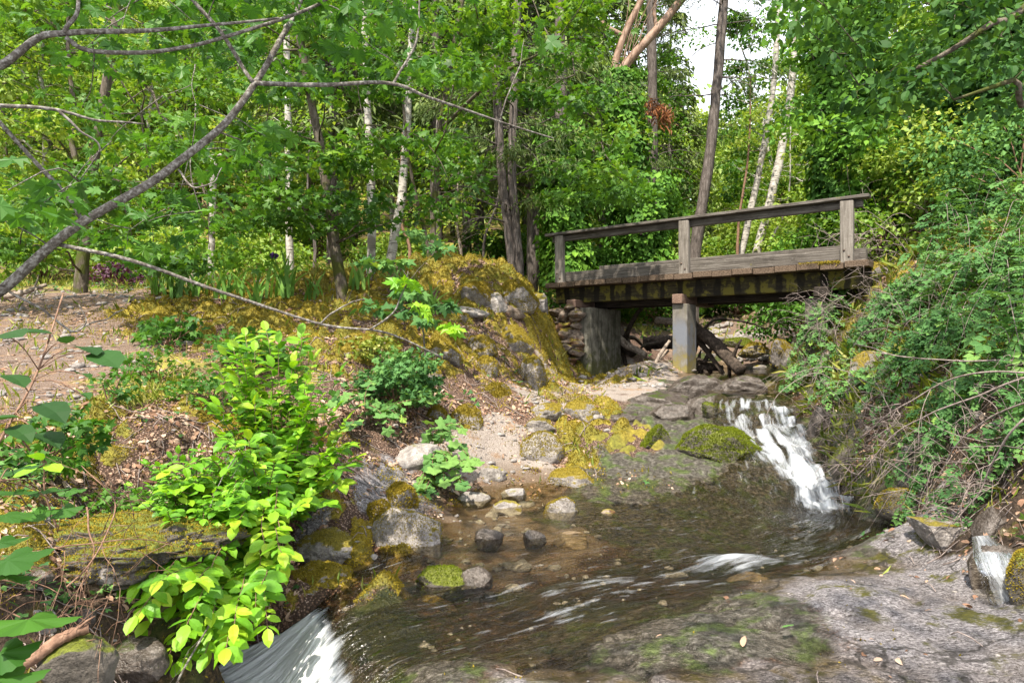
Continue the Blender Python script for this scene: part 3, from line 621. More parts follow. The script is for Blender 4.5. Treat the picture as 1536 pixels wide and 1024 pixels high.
# a wet skin of seepage over the algae-dark rock
damp = np.maximum(damp, sstep(.35, .7, Wd['A'] + .35 * n1 + .2 * n2) * .38)
DAMP = damp.reshape(NR, NC)
me = make_mesh('ground', np.stack([gx, gy, H], 1), [grid_faces(NR, NC)], M_GROUND, True, {**{'w' + c: Wd[c] for c in CLS}, 'damp': damp, 'mm': MMv})
tag(link('ground', me), kind='structure')
fcs = grid_faces(WNR, WNC)
keep = wet[fcs].any(1)
def water_part(name, mask):
    f = fcs[mask]; u, inv = np.unique(f, return_inverse=True)
    me = make_mesh(name, np.stack([wx, wy, wz], 1)[u], [inv.reshape(f.shape)], M_WATER, True, {'fs': ws[u], 'fd': wd[u], 'foam': foam[u], 'move': np.clip(move + fall1 + fall2, 0, 1)[u]})
    tag(link(name, me), kind='structure')
fw = (fall1[fcs].mean(1) > .5) | ((fall2[fcs].mean(1) > .4) & (bd[fcs].mean(1) < .75))
water_part('creek_water', keep & ~fw)
water_part('waterfall', keep & fw)
# ---------------------------------------------------------------- footbridge
BA = np.array([.69, 14.2]); BB = np.array([5.49, 10.5]); BL = float(np.linalg.norm(BB - BA)); bu = (BB - BA) / BL; bv = np.array([-bu[1], bu[0]])
U3 = np.array([bu[0], bu[1], 0]); V3 = np.array([bv[0], bv[1], 0]); Z3 = np.array([0, 0, 1.])
def bp(s, t, h): return np.array([BA[0] + bu[0] * s + bv[0] * t, BA[1] + bu[1] * s + bv[1] * t, ZC + h])
W_GREY = wood('weathered_grey_timber', [(.3, (.036, .031, .027)), (.5, (.095, .084, .074)), (.75, (.21, .195, .18))], tuple(bu), (.13, .12, .03), .66)
W_POST = wood('weathered_post_timber', [(.3, (.075, .066, .056)), (.5, (.17, .152, .135)), (.75, (.29, .27, .25))], (0, 0, 1), (.15, .14, .05), .68)
W_DECK = wood('brown_deck_timber', [(.3, (.032, .022, .016)), (.5, (.095, .066, .046)), (.75, (.21, .16, .12))], tuple(bv), (.17, .14, .012), .72)
W_MOSS = wood('mossy_dark_timber', [(.3, (.010, .008, .007)), (.5, (.038, .032, .016)), (.75, (.085, .072, .03))], tuple(bu), (.12, .105, .02), .47, stain=(.012, .010, .008), seam=(float(BA @ bu), BL / 17))
W_DARK = wood('dark_timber', [(.3, (.008, .007, .006)), (.5, (.028, .022, .018)), (.75, (.07, .055, .045))], tuple(bu))  # darker timber for the inner stringers and the right abutment cap
W_END = wood('reddish_cut_timber', [(.3, (.07, .043, .034)), (.5, (.17, .11, .085)), (.75, (.30, .22, .18))], tuple(bv))
M_CONC = concrete('grey_concrete', [(.3, (.075, .069, .060)), (.5, (.145, .134, .12)), (.75, (.23, .22, .205))], (.14, .13, .10), (.21, .175, .05), True)
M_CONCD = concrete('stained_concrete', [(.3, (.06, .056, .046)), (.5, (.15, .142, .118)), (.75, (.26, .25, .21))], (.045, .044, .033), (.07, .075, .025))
_t = NT('rusty_bolt'); M_BOLT = _t.done(_t.pbsdf(_t.ramp(_t.noise(_t.pos(), 120, 2), [(.4, (.03, .02, .016)), (.7, (.16, .10, .07))]), .6, .5))
bridge = thing('footbridge', 'weathered timber footbridge with one side railing, crossing the creek on a concrete pier', 'footbridge', bp(BL / 2, .8, 1.29))
r = rng_of(5)
mb = MB(); n = 17; w = BL / n
for i in range(n):
    mb.box(bp((i + .5) * w, .85 + r.normal(0, .012), 1.342 + r.normal(0, .006)), U3, V3, Z3, w / 2 - .006 - abs(r.normal(0, .002)), .85 + r.normal(0, .006), .05, .006, .005, r)
mb.build('deck', W_DECK, bridge)
mb = MB(); mb.box(bp(BL / 2 + .02, .36, 1.135), U3, V3, Z3, BL / 2 - .05, .07, .156, .012, .01, r); mb.build('stringer', W_MOSS, bridge)
for t_ in (.85, 1.38):
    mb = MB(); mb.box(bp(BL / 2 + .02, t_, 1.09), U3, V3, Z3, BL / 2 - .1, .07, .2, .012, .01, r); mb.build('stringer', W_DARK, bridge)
mb = MB(); mb.box(bp(3.2, .20, 1.500), U3, V3, Z3, 2.80, .07, .1, .014, .012, r); mb.build('kerb_beam', W_GREY, bridge)
mb = MB(); mb.box(bp(3.0, 1.50, 1.79), U3, V3, Z3, 2.55, .07, .06, .012, .01, r); mb.build('back_rail', W_GREY, bridge)
for s_ in (.6, 2.0, 3.4, 4.8, 5.4):
    mb = MB(); mb.box(bp(s_, 1.5, 1.563), U3, V3, Z3, .11, .065, .165, .01, .006, r); mb.build('rail_block', W_GREY, bridge)
for s_ in (.32, 3.03, 5.74):
    mb = MB(); mb.box(bp(s_, .072, 1.855), U3, V3, Z3, .095, .055, .495, .012, .008, r); po = mb.build('post', W_POST, bridge)
    for (ds, dh) in ((.035, 1.47), (-.035, 1.57)):
        b = MB(); c = bp(s_ + ds, .016, dh); b.tube([c, c - V3 * .012], [.018, .016], 8); b.build('bolt', M_BOLT, po)
mb = MB(); mb.box(bp(3.02, .165, 2.30), U3, V3, Z3, 2.93, .035, .06, .008, .008, r); mb.build('rail', W_GREY, bridge)
mb = MB(); mb.box(bp(3.02, .105, 2.388), U3, V3, Z3, 3.04, .10, .026, .008, .006, r); mb.build('handrail', W_GREY, bridge)
sp_ = 2.90
mb = MB(); mb.box(bp(sp_ - .02, .86, .94), U3, V3, Z3, .10, .78, .088, .012, .008, r); mb.build('pier_cap', W_END, bridge)
mb = MB(); mb.box(bp(sp_, .37, .15), U3, V3, Z3, .145, .22, .70, .015, .01, r); mb.build('pier', M_CONC, bridge)
mb = MB(); mb.box(bp(.62, .86, .94), U3, V3, Z3, .11, .86, .085, .02, .012, r); mb.build('abutment_cap', W_END, bridge)
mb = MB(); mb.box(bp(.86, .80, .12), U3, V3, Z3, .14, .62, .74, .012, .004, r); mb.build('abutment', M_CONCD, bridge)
mb = MB(); mb.box(bp(5.35, .86, .94), U3, V3, Z3, .11, .80, .085, .02, .012, r); mb.build('abutment_cap', W_DARK, bridge)
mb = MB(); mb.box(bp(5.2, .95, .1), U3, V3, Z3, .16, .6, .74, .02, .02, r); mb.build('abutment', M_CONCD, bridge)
# moss cushions on the deck edge
def moss_fuzz(mb, P, N, size, rng, v=.6):
    n = len(P); T = unit(N + rng.normal(0, .55, (n, 3))); B = unit(rng.normal(size=(n, 3)))
    add_leaves(mb, P, T, B, size * rng.uniform(.5, 1.3, n), 'thin', rng, 1.5, v=np.full(n, v), vj=.09)
mb = MB(); q = 420
ss = 5.02 + r.uniform(0, .62, q) ; P = np.array([bp(a, r.uniform(-.004, .10), 1.395 + r.normal(0, .004)) for a in ss])
P2 = np.array([bp(a, -.004, 1.395 - abs(r.normal(0, .02))) for a in ss])
moss_fuzz(mb, np.concatenate([P, P2]), np.array([[0, -.3, 1.]]).repeat(2 * q, 0), .03, r); mb.build('moss', G10, bridge)

# ---------------------------------------------------------------- rocks
_ico = {}
def ico(k):
    if k not in _ico:
        bm = bmesh.new(); bmesh.ops.create_icosphere(bm, subdivisions=k, radius=1); bm.verts.index_update()
        _ico[k] = (np.array([v.co[:] for v in bm.verts]), np.array([[v.index for v in f.verts] for f in bm.faces])); bm.free()
    return _ico[k]
def rock_geo(size, seed, cuts=6, rough=.16, k=5, rotz=None):
    r = rng_of(seed); V, Fc = ico(k); V = V.copy(); o = r.uniform(0, 99, 3)
    V *= (1 + .28 * fbm(V * .9 + o, 2))[:, None]
    for _ in range(cuts):
        nrm = unit(r.normal(size=3)); h = r.uniform(.45, .85); dd = V @ nrm - h; V -= np.maximum(dd, 0)[:, None] * nrm * .88
    V *= (1 + rough * fbm(V * 2.6 + o, 4) + rough * .3 * fbm(V * 9 + o, 3))[:, None]
    V *= np.asarray(size) / 2 * 1.1
    a = r.uniform(0, 6.28) if rotz is None else rotz
    c, s_ = math.cos(a), math.sin(a)
    if rotz is not None: V = np.stack([V[:, 0] * c - V[:, 1] * s_, V[:, 0] * s_ + V[:, 1] * c, V[:, 2]], 1)
    return V, Fc
def rock(px, py, d, wpx, hpx, mat, label, seed, depth=.8, group=None, cuts=6, rough=.16, k=5, fuzz=None, rotz=0., sink=.25, name='boulder', cat='rock'):
    snap = not any(q in label for q in ('pool', 'water', 'rapids', 'fall', 'wave', 'ledge', 'trickle', 'pond', 'brink', 'slab'))
    d0 = d; d = hit(px, py + hpx * .3, d) + .25 * wpx * depth * d / F if snap else d
    c = at(px, py, d); w = wpx * d / F; h = hpx * d / F
    V, Fc = rock_geo((w, w * depth, h * (1 + sink)), seed, cuts, rough, k, rotz)
    c = c - np.array([0, 0, h * sink * .5])
    me = make_mesh(name, V, [Fc], mat)
    o = link(name, me, None, c); tag(o, label, cat, group)
    if fuzz:
        r = rng_of(seed + 900); tri = V[Fc]; nr = np.cross(tri[:, 1] - tri[:, 0], tri[:, 2] - tri[:, 0]); ar = np.linalg.norm(nr, axis=1); nr = nr / ar[:, None]
        cen = tri.mean(1); wgt = ar * np.clip(nr[:, 2] + .25 + 1.6 * fbm((cen + c) * 3.2, 3) - fuzz[2], 0, 1)
        if wgt.sum() > 0:
            idx = r.choice(len(Fc), fuzz[1], p=wgt / wgt.sum()); bc = r.dirichlet((1, 1, 1), len(idx)); P = (tri[idx] * bc[..., None]).sum(1)
            m2 = MB(); moss_fuzz(m2, P + c, nr[idx] + np.array([0, 0, .3]), fuzz[3], r, .5); m2_o = link('moss', m2.mesh('moss', fuzz[0], c), o)
    return o
FG = lambda n, t=.0, s=.03: (G10, int(n * 1.8), t, s * .62)
FN = lambda n, t=.0, s=.03: (G11, int(n * 1.8), t, s * .62)
rock(1080, 674, 8.35, 130, 62, R_GREEN, 'large rounded boulder under thick green moss, right beside the small waterfall', 11, .7, cuts=3, rough=.12, k=6, fuzz=FN(9000), sink=.5)
rock(983, 655, 8.6, 46, 34, R_GREEN, 'small green mossy rock in the trickle, next to the large mossy boulder', 12, .8, fuzz=FN(1800), sink=.5)
rock(814, 672, 8.05, 62, 46, R_PART, 'round moss-capped boulder alone in the middle of the pale sandy wash', 13, .8, cuts=4, rough=.12, fuzz=FG(3600, -.3, .025), sink=.3)
rock(839, 763, 6.65, 46, 42, R_PALE, 'pale upright stone with yellow moss at the edge of the amber pool', 14, .8, fuzz=FG(900, .3, .02))
rock(858, 812, 5.9, 54, 26, R_TAN, 'smooth tan stone lying half under the amber pool water', 15, .8, cuts=3, rough=.08)
rock(735, 804, 5.75, 42, 20, R_WET, 'small black wet stone in the amber pool', 16, .6, cuts=3, rough=.1, sink=.6)
rock(800, 806, 5.75, 34, 20, R_WET, 'small dull green stone under water in the amber pool', 17, .8, cuts=3, rough=.1)
rock(614, 800, 5.65, 112, 82, R_PART, 'big smooth grey boulder with moss patches on the left shore of the pool', 18, .75, cuts=5, rough=.08, k=6, fuzz=FG(2200, .25, .02), sink=.4)
rock(662, 868, 4.75, 78, 36, R_GREEN, 'low mossy rock breaking the surface of the rapids', 19, .6, fuzz=FN(1500, .1, .02), sink=.6)
rock(712, 866, 4.72, 50, 26, R_WET, 'dark wet rock in the rapids touching the low mossy rock', 20, .7, sink=.7)
rock(626, 684, 7.0, 88, 40, R_GREY, 'long bare grey wedge stone set in the leafy bank', 21, .5, cuts=9, rough=.1, rotz=.15)
rock(708, 753, 7.0, 52, 30, R_PALE, 'flat pale stone on the sand at the back of the amber pool', 22, .7, cuts=8, rough=.1)
rock(773, 742, 7.15, 40, 26, R_GREY, 'rounded grey stone on the sand at the back of the amber pool', 23, .8, cuts=5, rough=.08)
rock(760, 764, 6.75, 46, 22, R_PART, 'low dark mossy stone at the water line of the amber pool', 24, .7)
rock(738, 710, 7.7, 40, 24, R_PALE, 'pale angular stone in the middle of the sandy wash', 26, .8, cuts=9)
rock(803, 640, 8.9, 58, 26, R_PART, 'flat broad stone with moss at the upper end of the sandy wash', 27, .9, cuts=8, fuzz=FG(1500, -.1, .02))
rock(818, 616, 9.4, 50, 26, R_GOLD, 'low mossy stone at the top of the sandy wash nearest the path', 28, .9, fuzz=FG(1500, -.2, .02))
rock(870, 620, 9.4, 52, 36, R_GOLD, 'golden mossy mound where the sandy path meets the wet ledge', 29, .9, cuts=4, fuzz=FG(2500, -.3, .022), sink=.5)
rock(862, 712, 7.6, 66, 34, R_GOLD, 'golden moss cushion on the lower lip of the sandy wash', 30, .8, cuts=4, fuzz=FG(2200, -.2, .02), sink=.6)
rock(912, 772, 6.6, 30, 18, R_RUST, 'small rusty stone lodged in a pothole of the algae ledge', 31, .8)
rock(718, 441, 12.4, 68, 32, R_GOLD, 'low golden mossy boulder on top of the bank, left of the mossy block', 32, .7, fuzz=FG(4500, -.3, .035), sink=.4)
rock(776, 443, 12.8, 62, 42, R_GOLD, 'square golden mossy block on top of the bank beside the bridge end', 33, .8, cuts=8, fuzz=FG(4500, -.2, .035), sink=.3)
rock(746, 455, 12.3, 30, 30, R_PART, 'bare grey stone wedged between two mossy blocks on the bank top', 34, .8, cuts=8)
rock(692, 466, 12.0, 74, 20, R_GREY, 'flat grey slab lying along the bank top', 35, .6, cuts=9, rough=.08)
rock(768, 468, 12.3, 36, 22, R_RUST, 'small brownish stone below the square mossy block', 36, .8, cuts=8)
rock(808, 452, 13.3, 40, 30, R_PART, 'grey stone tucked between the mossy block and bridge end', 37, .8, cuts=8)
for i, (px, py, d, w, h, lb) in enumerate([
    (772, 506, 11.9, 56, 34, 'broad golden moss cushion on the bank straight below the square mossy block'), (732, 553, 10.7, 40, 30, 'golden moss cushion low on the bank beside grey litter'),
    (797, 560, 11.5, 40, 44, 'steep golden moss cushion at the foot of the bank near the stone wall'), (722, 520, 11.2, 44, 30, 'golden moss cushion halfway up the bank'),
    (660, 525, 10.4, 60, 34, 'wide golden moss cushion with a grey stone showing, under the bare branch tip'), (690, 480, 11.8, 40, 26, 'small golden moss cushion under the flat grey slab'),
    (640, 560, 9.4, 50, 36, 'golden moss cushion above the dense low bush'), (700, 625, 8.7, 46, 34, 'olive moss cushion among dead leaves beside the low bush'), (745, 585, 10.2, 36, 24, 'small olive moss cushion at the edge of the sandy wash'),
    (530, 520, 8.9, 70, 36, 'bright yellow moss cushion high on the bank behind the leafy shrub'), (600, 745, 6.6, 44, 36, 'round moss cushion on the shore behind the big grey boulder'), (570, 770, 6.0, 36, 34, 'moss-edged stone with a pale flat face, behind the big grey boulder'), (655, 622, 8.1, 34, 26, 'dark moss cushion under the broad-leaved bush')]):
    rock(px, py, d, w, h, R_GOLD if i not in (11,) else R_PART, lb, 60 + i, .9, cuts=4, rough=.14, fuzz=FG(2600, -.35, .032), sink=.6)
rock(470, 876, 5.0, 112, 50, R_GOLD, 'big low boulder with golden moss beside the brink of the left fall', 80, .8, cuts=5, k=6, fuzz=FG(4200, .0, .018), sink=.7)
rock(505, 812, 5.45, 120, 40, R_PART, 'pale sunlit rock face with golden moss on the left shore, beside the leafy shrub', 81, .8, cuts=7, rough=.1, k=6, fuzz=FG(1200, .4, .015), sink=.6)
rock(165, 806, 4.1, 320, 52, R_GREEN, 'long mossy rock ledge overhanging a hollow under the left bank', 82, .6, cuts=4, rough=.34, k=6, fuzz=FG(9000, -.1, .02), sink=.7)
for i, (px, py, d, w, h, m, lb) in enumerate([
    (160, 852, 3.75, 44, 30, R_GREY, 'round grey cobble in the hollow under the mossy ledge'), (140, 882, 3.6, 40, 24, R_TAN, 'tan flat cobble below the round grey cobble'), (215, 850, 3.9, 34, 26, R_WET, 'dark cobble deep in the hollow under the mossy ledge'),
    (60, 870, 3.4, 60, 40, R_WET, 'dark wet block at the far left of the hollow'), (115, 990, 3.05, 110, 70, R_GREEN, 'mossy dark boulder under the thick fallen branch'), (205, 985, 3.6, 80, 56, R_WET, 'dark boulder under the shrub by the plunge pool'),
    (120, 925, 3.3, 54, 30, R_WET, 'flat dark stone between twigs under the left bank'), (290, 960, 4.6, 70, 50, R_WET, 'wet black rock washed by the plunge pool'), (60, 930, 3.1, 50, 30, R_GREY, 'grey stone half buried among dry twigs'), (240, 905, 3.8, 46, 30, R_TAN, 'tan stone behind the hanging shrub leaves'), (425, 925, 5.0, 50, 60, R_WET, 'black split rock below the golden boulder at the brink')]):
    rock(px, py, d, w, h, m, lb, 90 + i, .8, cuts=6, rough=.1)
for i, (px, py, d, w, h, m, lb) in enumerate([
    (1050, 582, 10.6, 90, 34, R_WET, 'broad dark wet ledge stone just in front of the pier'), (1068, 606, 9.9, 66, 34, R_WET, 'dark wet stone stepping down from the ledge below the pier'), (1072, 610, 9.5, 34, 28, R_GREEN, 'small moss-topped stone on the wet ledge left of the fall'), (985, 598, 10.2, 100, 26, R_WET, 'long dark wet rock tongue beside the sandy path'), (1010, 620, 9.5, 60, 26, R_WET, 'low wet rock between trickle and ledge'), (1120, 580, 10.5, 80, 26, R_WET, 'dark sill stone holding back the green pond'),
    (930, 625, 9.2, 60, 24, R_WET, 'low brown wet stone at the end of the sandy path'), (1235, 640, 8.4, 40, 50, R_WET, 'dark wet rock at the right side of the small waterfall'), (1270, 690, 7.6, 60, 60, R_GREEN, 'dark mossy rock at the right foot of the small waterfall'), (1120, 876, 4.85, 90, 30, R_TAN, 'rounded brown rock under the standing wave')]):
    rock(px, py, d, w, h, m, lb, 110 + i, .8, cuts=6, rough=.14, fuzz=FN(1200, 0, .02) if m is R_GREEN else None, sink=.5)
for i, (px, py, d, w, h, m, lb) in enumerate([
    (1425, 792, 4.9, 130, 50, R_PART, 'large bare grey rock at the foot of the right bank'), (1500, 862, 4.1, 84, 90, R_WET, 'dark wet rock under the thin side trickle at the right edge of the slab'), (1550, 850, 3.8, 64, 100, R_GREEN, 'mossy stone right of the side trickle at the slab edge'), (1350, 745, 6.2, 70, 50, R_GREEN, 'dark mossy rock under the dead canes by the pool'), (1290, 650, 8.2, 60, 50, R_GREEN, 'mossy rock on the right bank above the fall foot'), (1305, 555, 8.8, 60, 50, R_GOLD, 'golden mossy rock on the right bank beside the abutment'), (1325, 405, 10.8, 70, 24, R_GOLD, 'golden mossy stone at the right end of the bridge deck'), (1215, 590, 9.9, 50, 20, R_PALE, 'flat pale stone beside the top of the fall'), (1490, 785, 4.6, 56, 40, R_WET, 'grey rock half hidden under brambles on the right bank')]):
    rock(px, py, d, w, h, m, lb, 130 + i, .7, cuts=7, rough=.1, k=6 if i < 3 else 5, fuzz=FG(2200, -.1, .02) if m in (R_GOLD, R_GREEN) else None, sink=.4)
# creek stones upstream: no two alike in size, but nothing to tell them apart
r = rng_of(44); k = 0
protos = [make_mesh('creek_stone', *(lambda g: (g[0], [g[1]]))(rock_geo((1, .8, .55), 300 + i, 6, .1, 3)), mat=(R_PALE, R_GREY, R_TAN, R_GREY)[i % 4]) for i in range(6)]
while k < 70:
    d = r.uniform(15.2, 23); px = r.uniform(1045, 1200) + (d - 15) * 3; c = gpt(px, d)
    s_ = r.uniform(.18, .5); o = link('creek_stone', protos[k % 6], None, c + np.array([0, 0, .06 * s_])); o.scale = (s_, s_, s_ * r.uniform(.7, 1.2)); o.rotation_euler = (0, 0, r.uniform(0, 6.28))
    tag(o, 'grey loose stone on the dry creek bed seen under the bridge', 'stone', 'stones on the creek bed beyond the bridge'); k += 1
rock(1130, 524, 15.6, 44, 18, R_GOLD, 'golden mossy boulder on the stony creek bed beyond the pond', 150, .8, fuzz=FG(1500, -.3, .04))
rock(1112, 514, 17, 60, 14, R_GREEN, 'low green mossy boulder farther up the stony creek bed', 151, .8, fuzz=FN(1500, -.3, .04))
rock(1176, 525, 14.6, 40, 40, R_GOLD, 'tall mossy boulder beside the right abutment above the pond', 152, .8, fuzz=FG(1500, -.3, .04))
# stone wall left of the abutment
wall = thing('stone_wall', 'rough rubble stone wall with rusty stones under the left end of the bridge', 'stone wall', gpt(838, 13.3))
r = rng_of(9); mb = MB()
for q_ in range(58):
    hh = r.uniform(-.6, .88); s_ = r.uniform(.22, .80); sz = r.uniform(.13, .32)
    V, Fc = rock_geo((sz * r.uniform(.8, 1.4), r.uniform(.25, .4), sz * r.uniform(.55, .95)), 400 + q_, 8, .16, 4, math.atan2(bu[1], bu[0]) + r.normal(0, .25))
    mb.add(V + bp(s_, .12 + r.normal(0, .05) - (.88 - hh) * .10, hh), [Fc])
mb.build('stones', R_RUST, wall)

# thin side trickle over the rock at the right edge
_sp = curve(pts((1462,800,4.35),(1476,822,4.12),(1488,850,3.98),(1500,880,3.93),(1512,905,3.9)), 40); _n = 12
_wd = np.interp(np.linspace(0, 1, 40), [0, .3, 1], [.05, .10, .12]); _uu = np.linspace(-1, 1, _n)
_V = _sp[:, None] + _uu[None, :, None] * _wd[:, None, None] * np.array([.95, -.2, .15]) + np.array([0, -.05, .0]) + .012 * fbm(np.stack([np.repeat(np.linspace(0, 4, 40), _n), np.tile(_uu * 3, 40), np.zeros(40 * _n)], 1), 2).reshape(40, _n, 1) * np.array([0, -1, .5])
tag(link('side_trickle', make_mesh('side_trickle', _V.reshape(-1, 3), [grid_faces(40, _n)], M_WATER, True, {'fs': np.repeat(np.linspace(0, .7, 40), _n), 'fd': np.tile(_uu * .2, 40), 'foam': np.tile(.72 * (1 - np.abs(_uu)) ** .8, 40), 'move': np.full(40 * _n, .6)})), kind='structure')
# ---------------------------------------------------------------- trees and shrubs: helpers
def limb(mb, a, b, r0, r1, rng, rise=.25, n=9, sides=6, wob=.05):
    a = np.asarray(a, float); b = np.asarray(b, float); L = np.linalg.norm(b - a); m = (a + b) / 2 + np.array([0, 0, rise * L * .5]) + rng.normal(0, .06 * L, 3)
    P = wobble(curve([a, m, b], n), wob * L, int(rng.integers(1e6)), 2.0); mb.tube(P, np.linspace(r0, r1, n), sides); return P

def spray_tree(name, label, trunk, rad, sprays, leaf, leaf_mat_, bark_, rng, size, per, r, cat='tree', flat=.28, kind=None, group=None, extra=None, wood_r=.018, up=.8, sides=9, tonef=None, base=None):
    """trunk: list of polylines; sprays: leaf cluster centres, each joined to the trunk by a branch"""
    b = trunk[0][0] if base is None else base
    t = thing(name, label, cat, b, group)
    wd_ = MB(); lv = MB()
    for P, (r0, r1) in zip(trunk, rad): wd_.tube(P, np.linspace(r0, r1, len(P)), sides, True, .06, int(rng.integers(1e5)))
    for P, R in (extra or []): wd_.tube(P, R, 7)
    TP = np.concatenate([P[len(P) // 5:] for P in trunk] + [P for P, R in (extra or [])])
    prev = []
    for c in sprays:
        c = np.asarray(c); d = np.linalg.norm((TP - c) * np.array([1, 1, 1.3]) + np.array([0, 0, .25]) * np.linalg.norm((TP - c)[:, :2], axis=1)[:, None], axis=1)
        a = TP[np.argmin(d)]
        if prev:
            pv = np.array(prev); d2 = np.linalg.norm(pv - c, axis=1); j = np.argmin(d2)
            if d2[j] < .7 * np.linalg.norm(a - c): a = pv[j]
        L = np.linalg.norm(c - a); P = limb(wd_, a, c, min(wood_r * (.35 + .35 * L), wood_r * 1.6), wood_r * .18, rng, .12, 7, 5)
        prev += [P[3], P[5]]
        tone = None if tonef is None else tonef(c, rng)
        rr = r * rng.uniform(.65, 1.3)
        spray(lv, c, rr, int(per * rng.uniform(.6, 1.4)), size, leaf, rng, flat, up, tone=tone)
    wd_.build('trunk', bark_, t)
    if lv.n: lv.build('crown', leaf_mat_, t, False)
    return t

def box_pts(rng, n, x0, x1, y0, y1, d0, d1, skip=None):
    out = []
    while len(out) < n:
        px, py = rng.uniform(x0, x1), rng.uniform(y0, y1)
        if skip is not None and skip(px, py): continue
        out.append(at(px, py, rng.uniform(d0, d1)))
    return out

def shrub(name, label, base, w, h, n, leaf, mat, rng, size, cl=26, cat='shrub', group=None, flat=.5, up=.7, bark_=None, open_=.0, lean=(0, 0), spread=1.0):
    t = thing(name, label, cat, base, group); st = MB(); lv = MB(); base = np.asarray(base)
    per = max(8, n // cl)
    for i in range(cl):
        q = unit(rng.normal(size=3)); q[2] = abs(q[2]); q *= rng.uniform(.35, 1) ** .6
        c = base + np.array([q[0] * w / 2 + lean[0] * q[2], q[1] * w / 2 * spread + lean[1] * q[2], .1 * h + q[2] * h * .9])
        limb(st, base + rng.normal(0, .05 * w, 3) * [1, 1, 0], c, .006 + .006 * h, .003, rng, .2, 6, 4)
        spray(lv, c, w * .24 * rng.uniform(.7, 1.2), per, size, leaf, rng, flat, up)
    st.build('stems', bark_ or B_RED, t); lv.build('leaves', mat, t, False); return t

# generic trees, shared by the far copies
def broad_proto(seed, H, cr, cb, nleaf, size, leaf='quad', tr=.15, mat=G2, bk=B_MAP, flat=.4, slim=1.0):
    rng = rng_of(seed); wd_ = MB(); lv = MB()
    P = wobble(curve([(0, 0, -.4), (rng.normal(0, .2), rng.normal(0, .2), H * .4), (rng.normal(0, .6), rng.normal(0, .6), H)], 14), .25, seed); wd_.tube(P, np.linspace(tr, .02, 14), 8, True, .05, seed)
    nl = 16; tips = []
    for i in range(nl):
        f = cb / H + (1 - cb / H) * (i + .5) / nl; k = f * 13; j = int(k); a = P[j] * (1 - k + j) + P[min(j + 1, 13)] * (k - j)
        az = i * 2.4 + rng.normal(0, .4); prof = math.sin(math.pi * min(1, .18 + .85 * (i + .5) / nl)) ** .7; L = cr * prof * rng.uniform(.7, 1.2)
        e = a + np.array([math.cos(az) * L, math.sin(az) * L, L * rng.uniform(.1, .6) * slim]); Q = limb(wd_, a, e, tr * .3, .012, rng, .1, 8, 5)
        tips += [Q[5], Q[7]]
        for _ in range(3):
            e2 = Q[int(rng.integers(3, 7))] + np.array([*rng.normal(0, .4 * L + .2, 2), rng.normal(.1, .35 * L * .5)]); limb(wd_, Q[3], e2, tr * .1, .008, rng, .1, 5, 4); tips.append(e2)
    per = nleaf // len(tips)
    for c in tips: spray(lv, c, cr * .30 * rng.uniform(.7, 1.3), int(per * rng.uniform(.5, 1.5)), size, leaf, rng, flat, .65)
    return wd_.mesh('trunk', bk), lv.mesh('crown', mat, smooth=False)
def conifer_proto(seed, H, cr, cb, tr=.2, mat=G7, bk=B_CON, dens=1.0, size=.34):
    rng = rng_of(seed); wd_ = MB(); lv = MB()
    P = wobble(curve([(0, 0, -.4), (0, 0, H * .5), (rng.normal(0, .2), 0, H)], 14), .08, seed); wd_.tube(P, np.linspace(tr, .02, 14), 8, True, .05, seed)
    hh = cb
    while hh < H - .3:
        for _ in range(int(rng.integers(3, 6))):
            az = rng.uniform(0, 6.28); L = cr * (1 - (hh - cb) / (H - cb)) ** .75 * rng.uniform(.5, 1.1) + .25; a = np.array([0, 0, hh])
            e = a + np.array([math.cos(az) * L, math.sin(az) * L, -L * rng.uniform(.05, .4)]); Q = limb(wd_, a, e, .02 + .01 * L, .006, rng, .22, 7, 4)
            n = int(26 * L * dens) + 4; u = rng.uniform(.25, 1, n); C = np.stack([np.interp(u, np.linspace(0, 1, 7), Q[:, j]) for j in range(3)], 1) + rng.normal(0, .05 + .05 * L, (n, 3))
            D = unit(e - a); T = unit(D + rng.normal(0, .6, (n, 3)) * [1, 1, .4] + [0, 0, -.25]); N = unit(np.array([0, 0, 1.]) + rng.normal(0, .35, (n, 3)))
            add_leaves(lv, C, T, N, size * rng.uniform(.6, 1.2, n), 'thin', rng, 1.0, .15, v=np.full(n, rng.uniform(.2, .8)))
        hh += rng.uniform(.25, .5)
    return wd_.mesh('trunk', bk), lv.mesh('crown', mat, smooth=False)
def place(proto, name, label, cat, loc, s=1.0, rot=0.0, group=None, tilt=(0, 0)):
    t = thing(name, label, cat, loc, group); t.scale = (s, s, s); t.rotation_euler = (tilt[0], tilt[1], rot)
    for me_, nm in zip(proto, ('trunk', 'crown')): link(nm, me_, t)
    return t

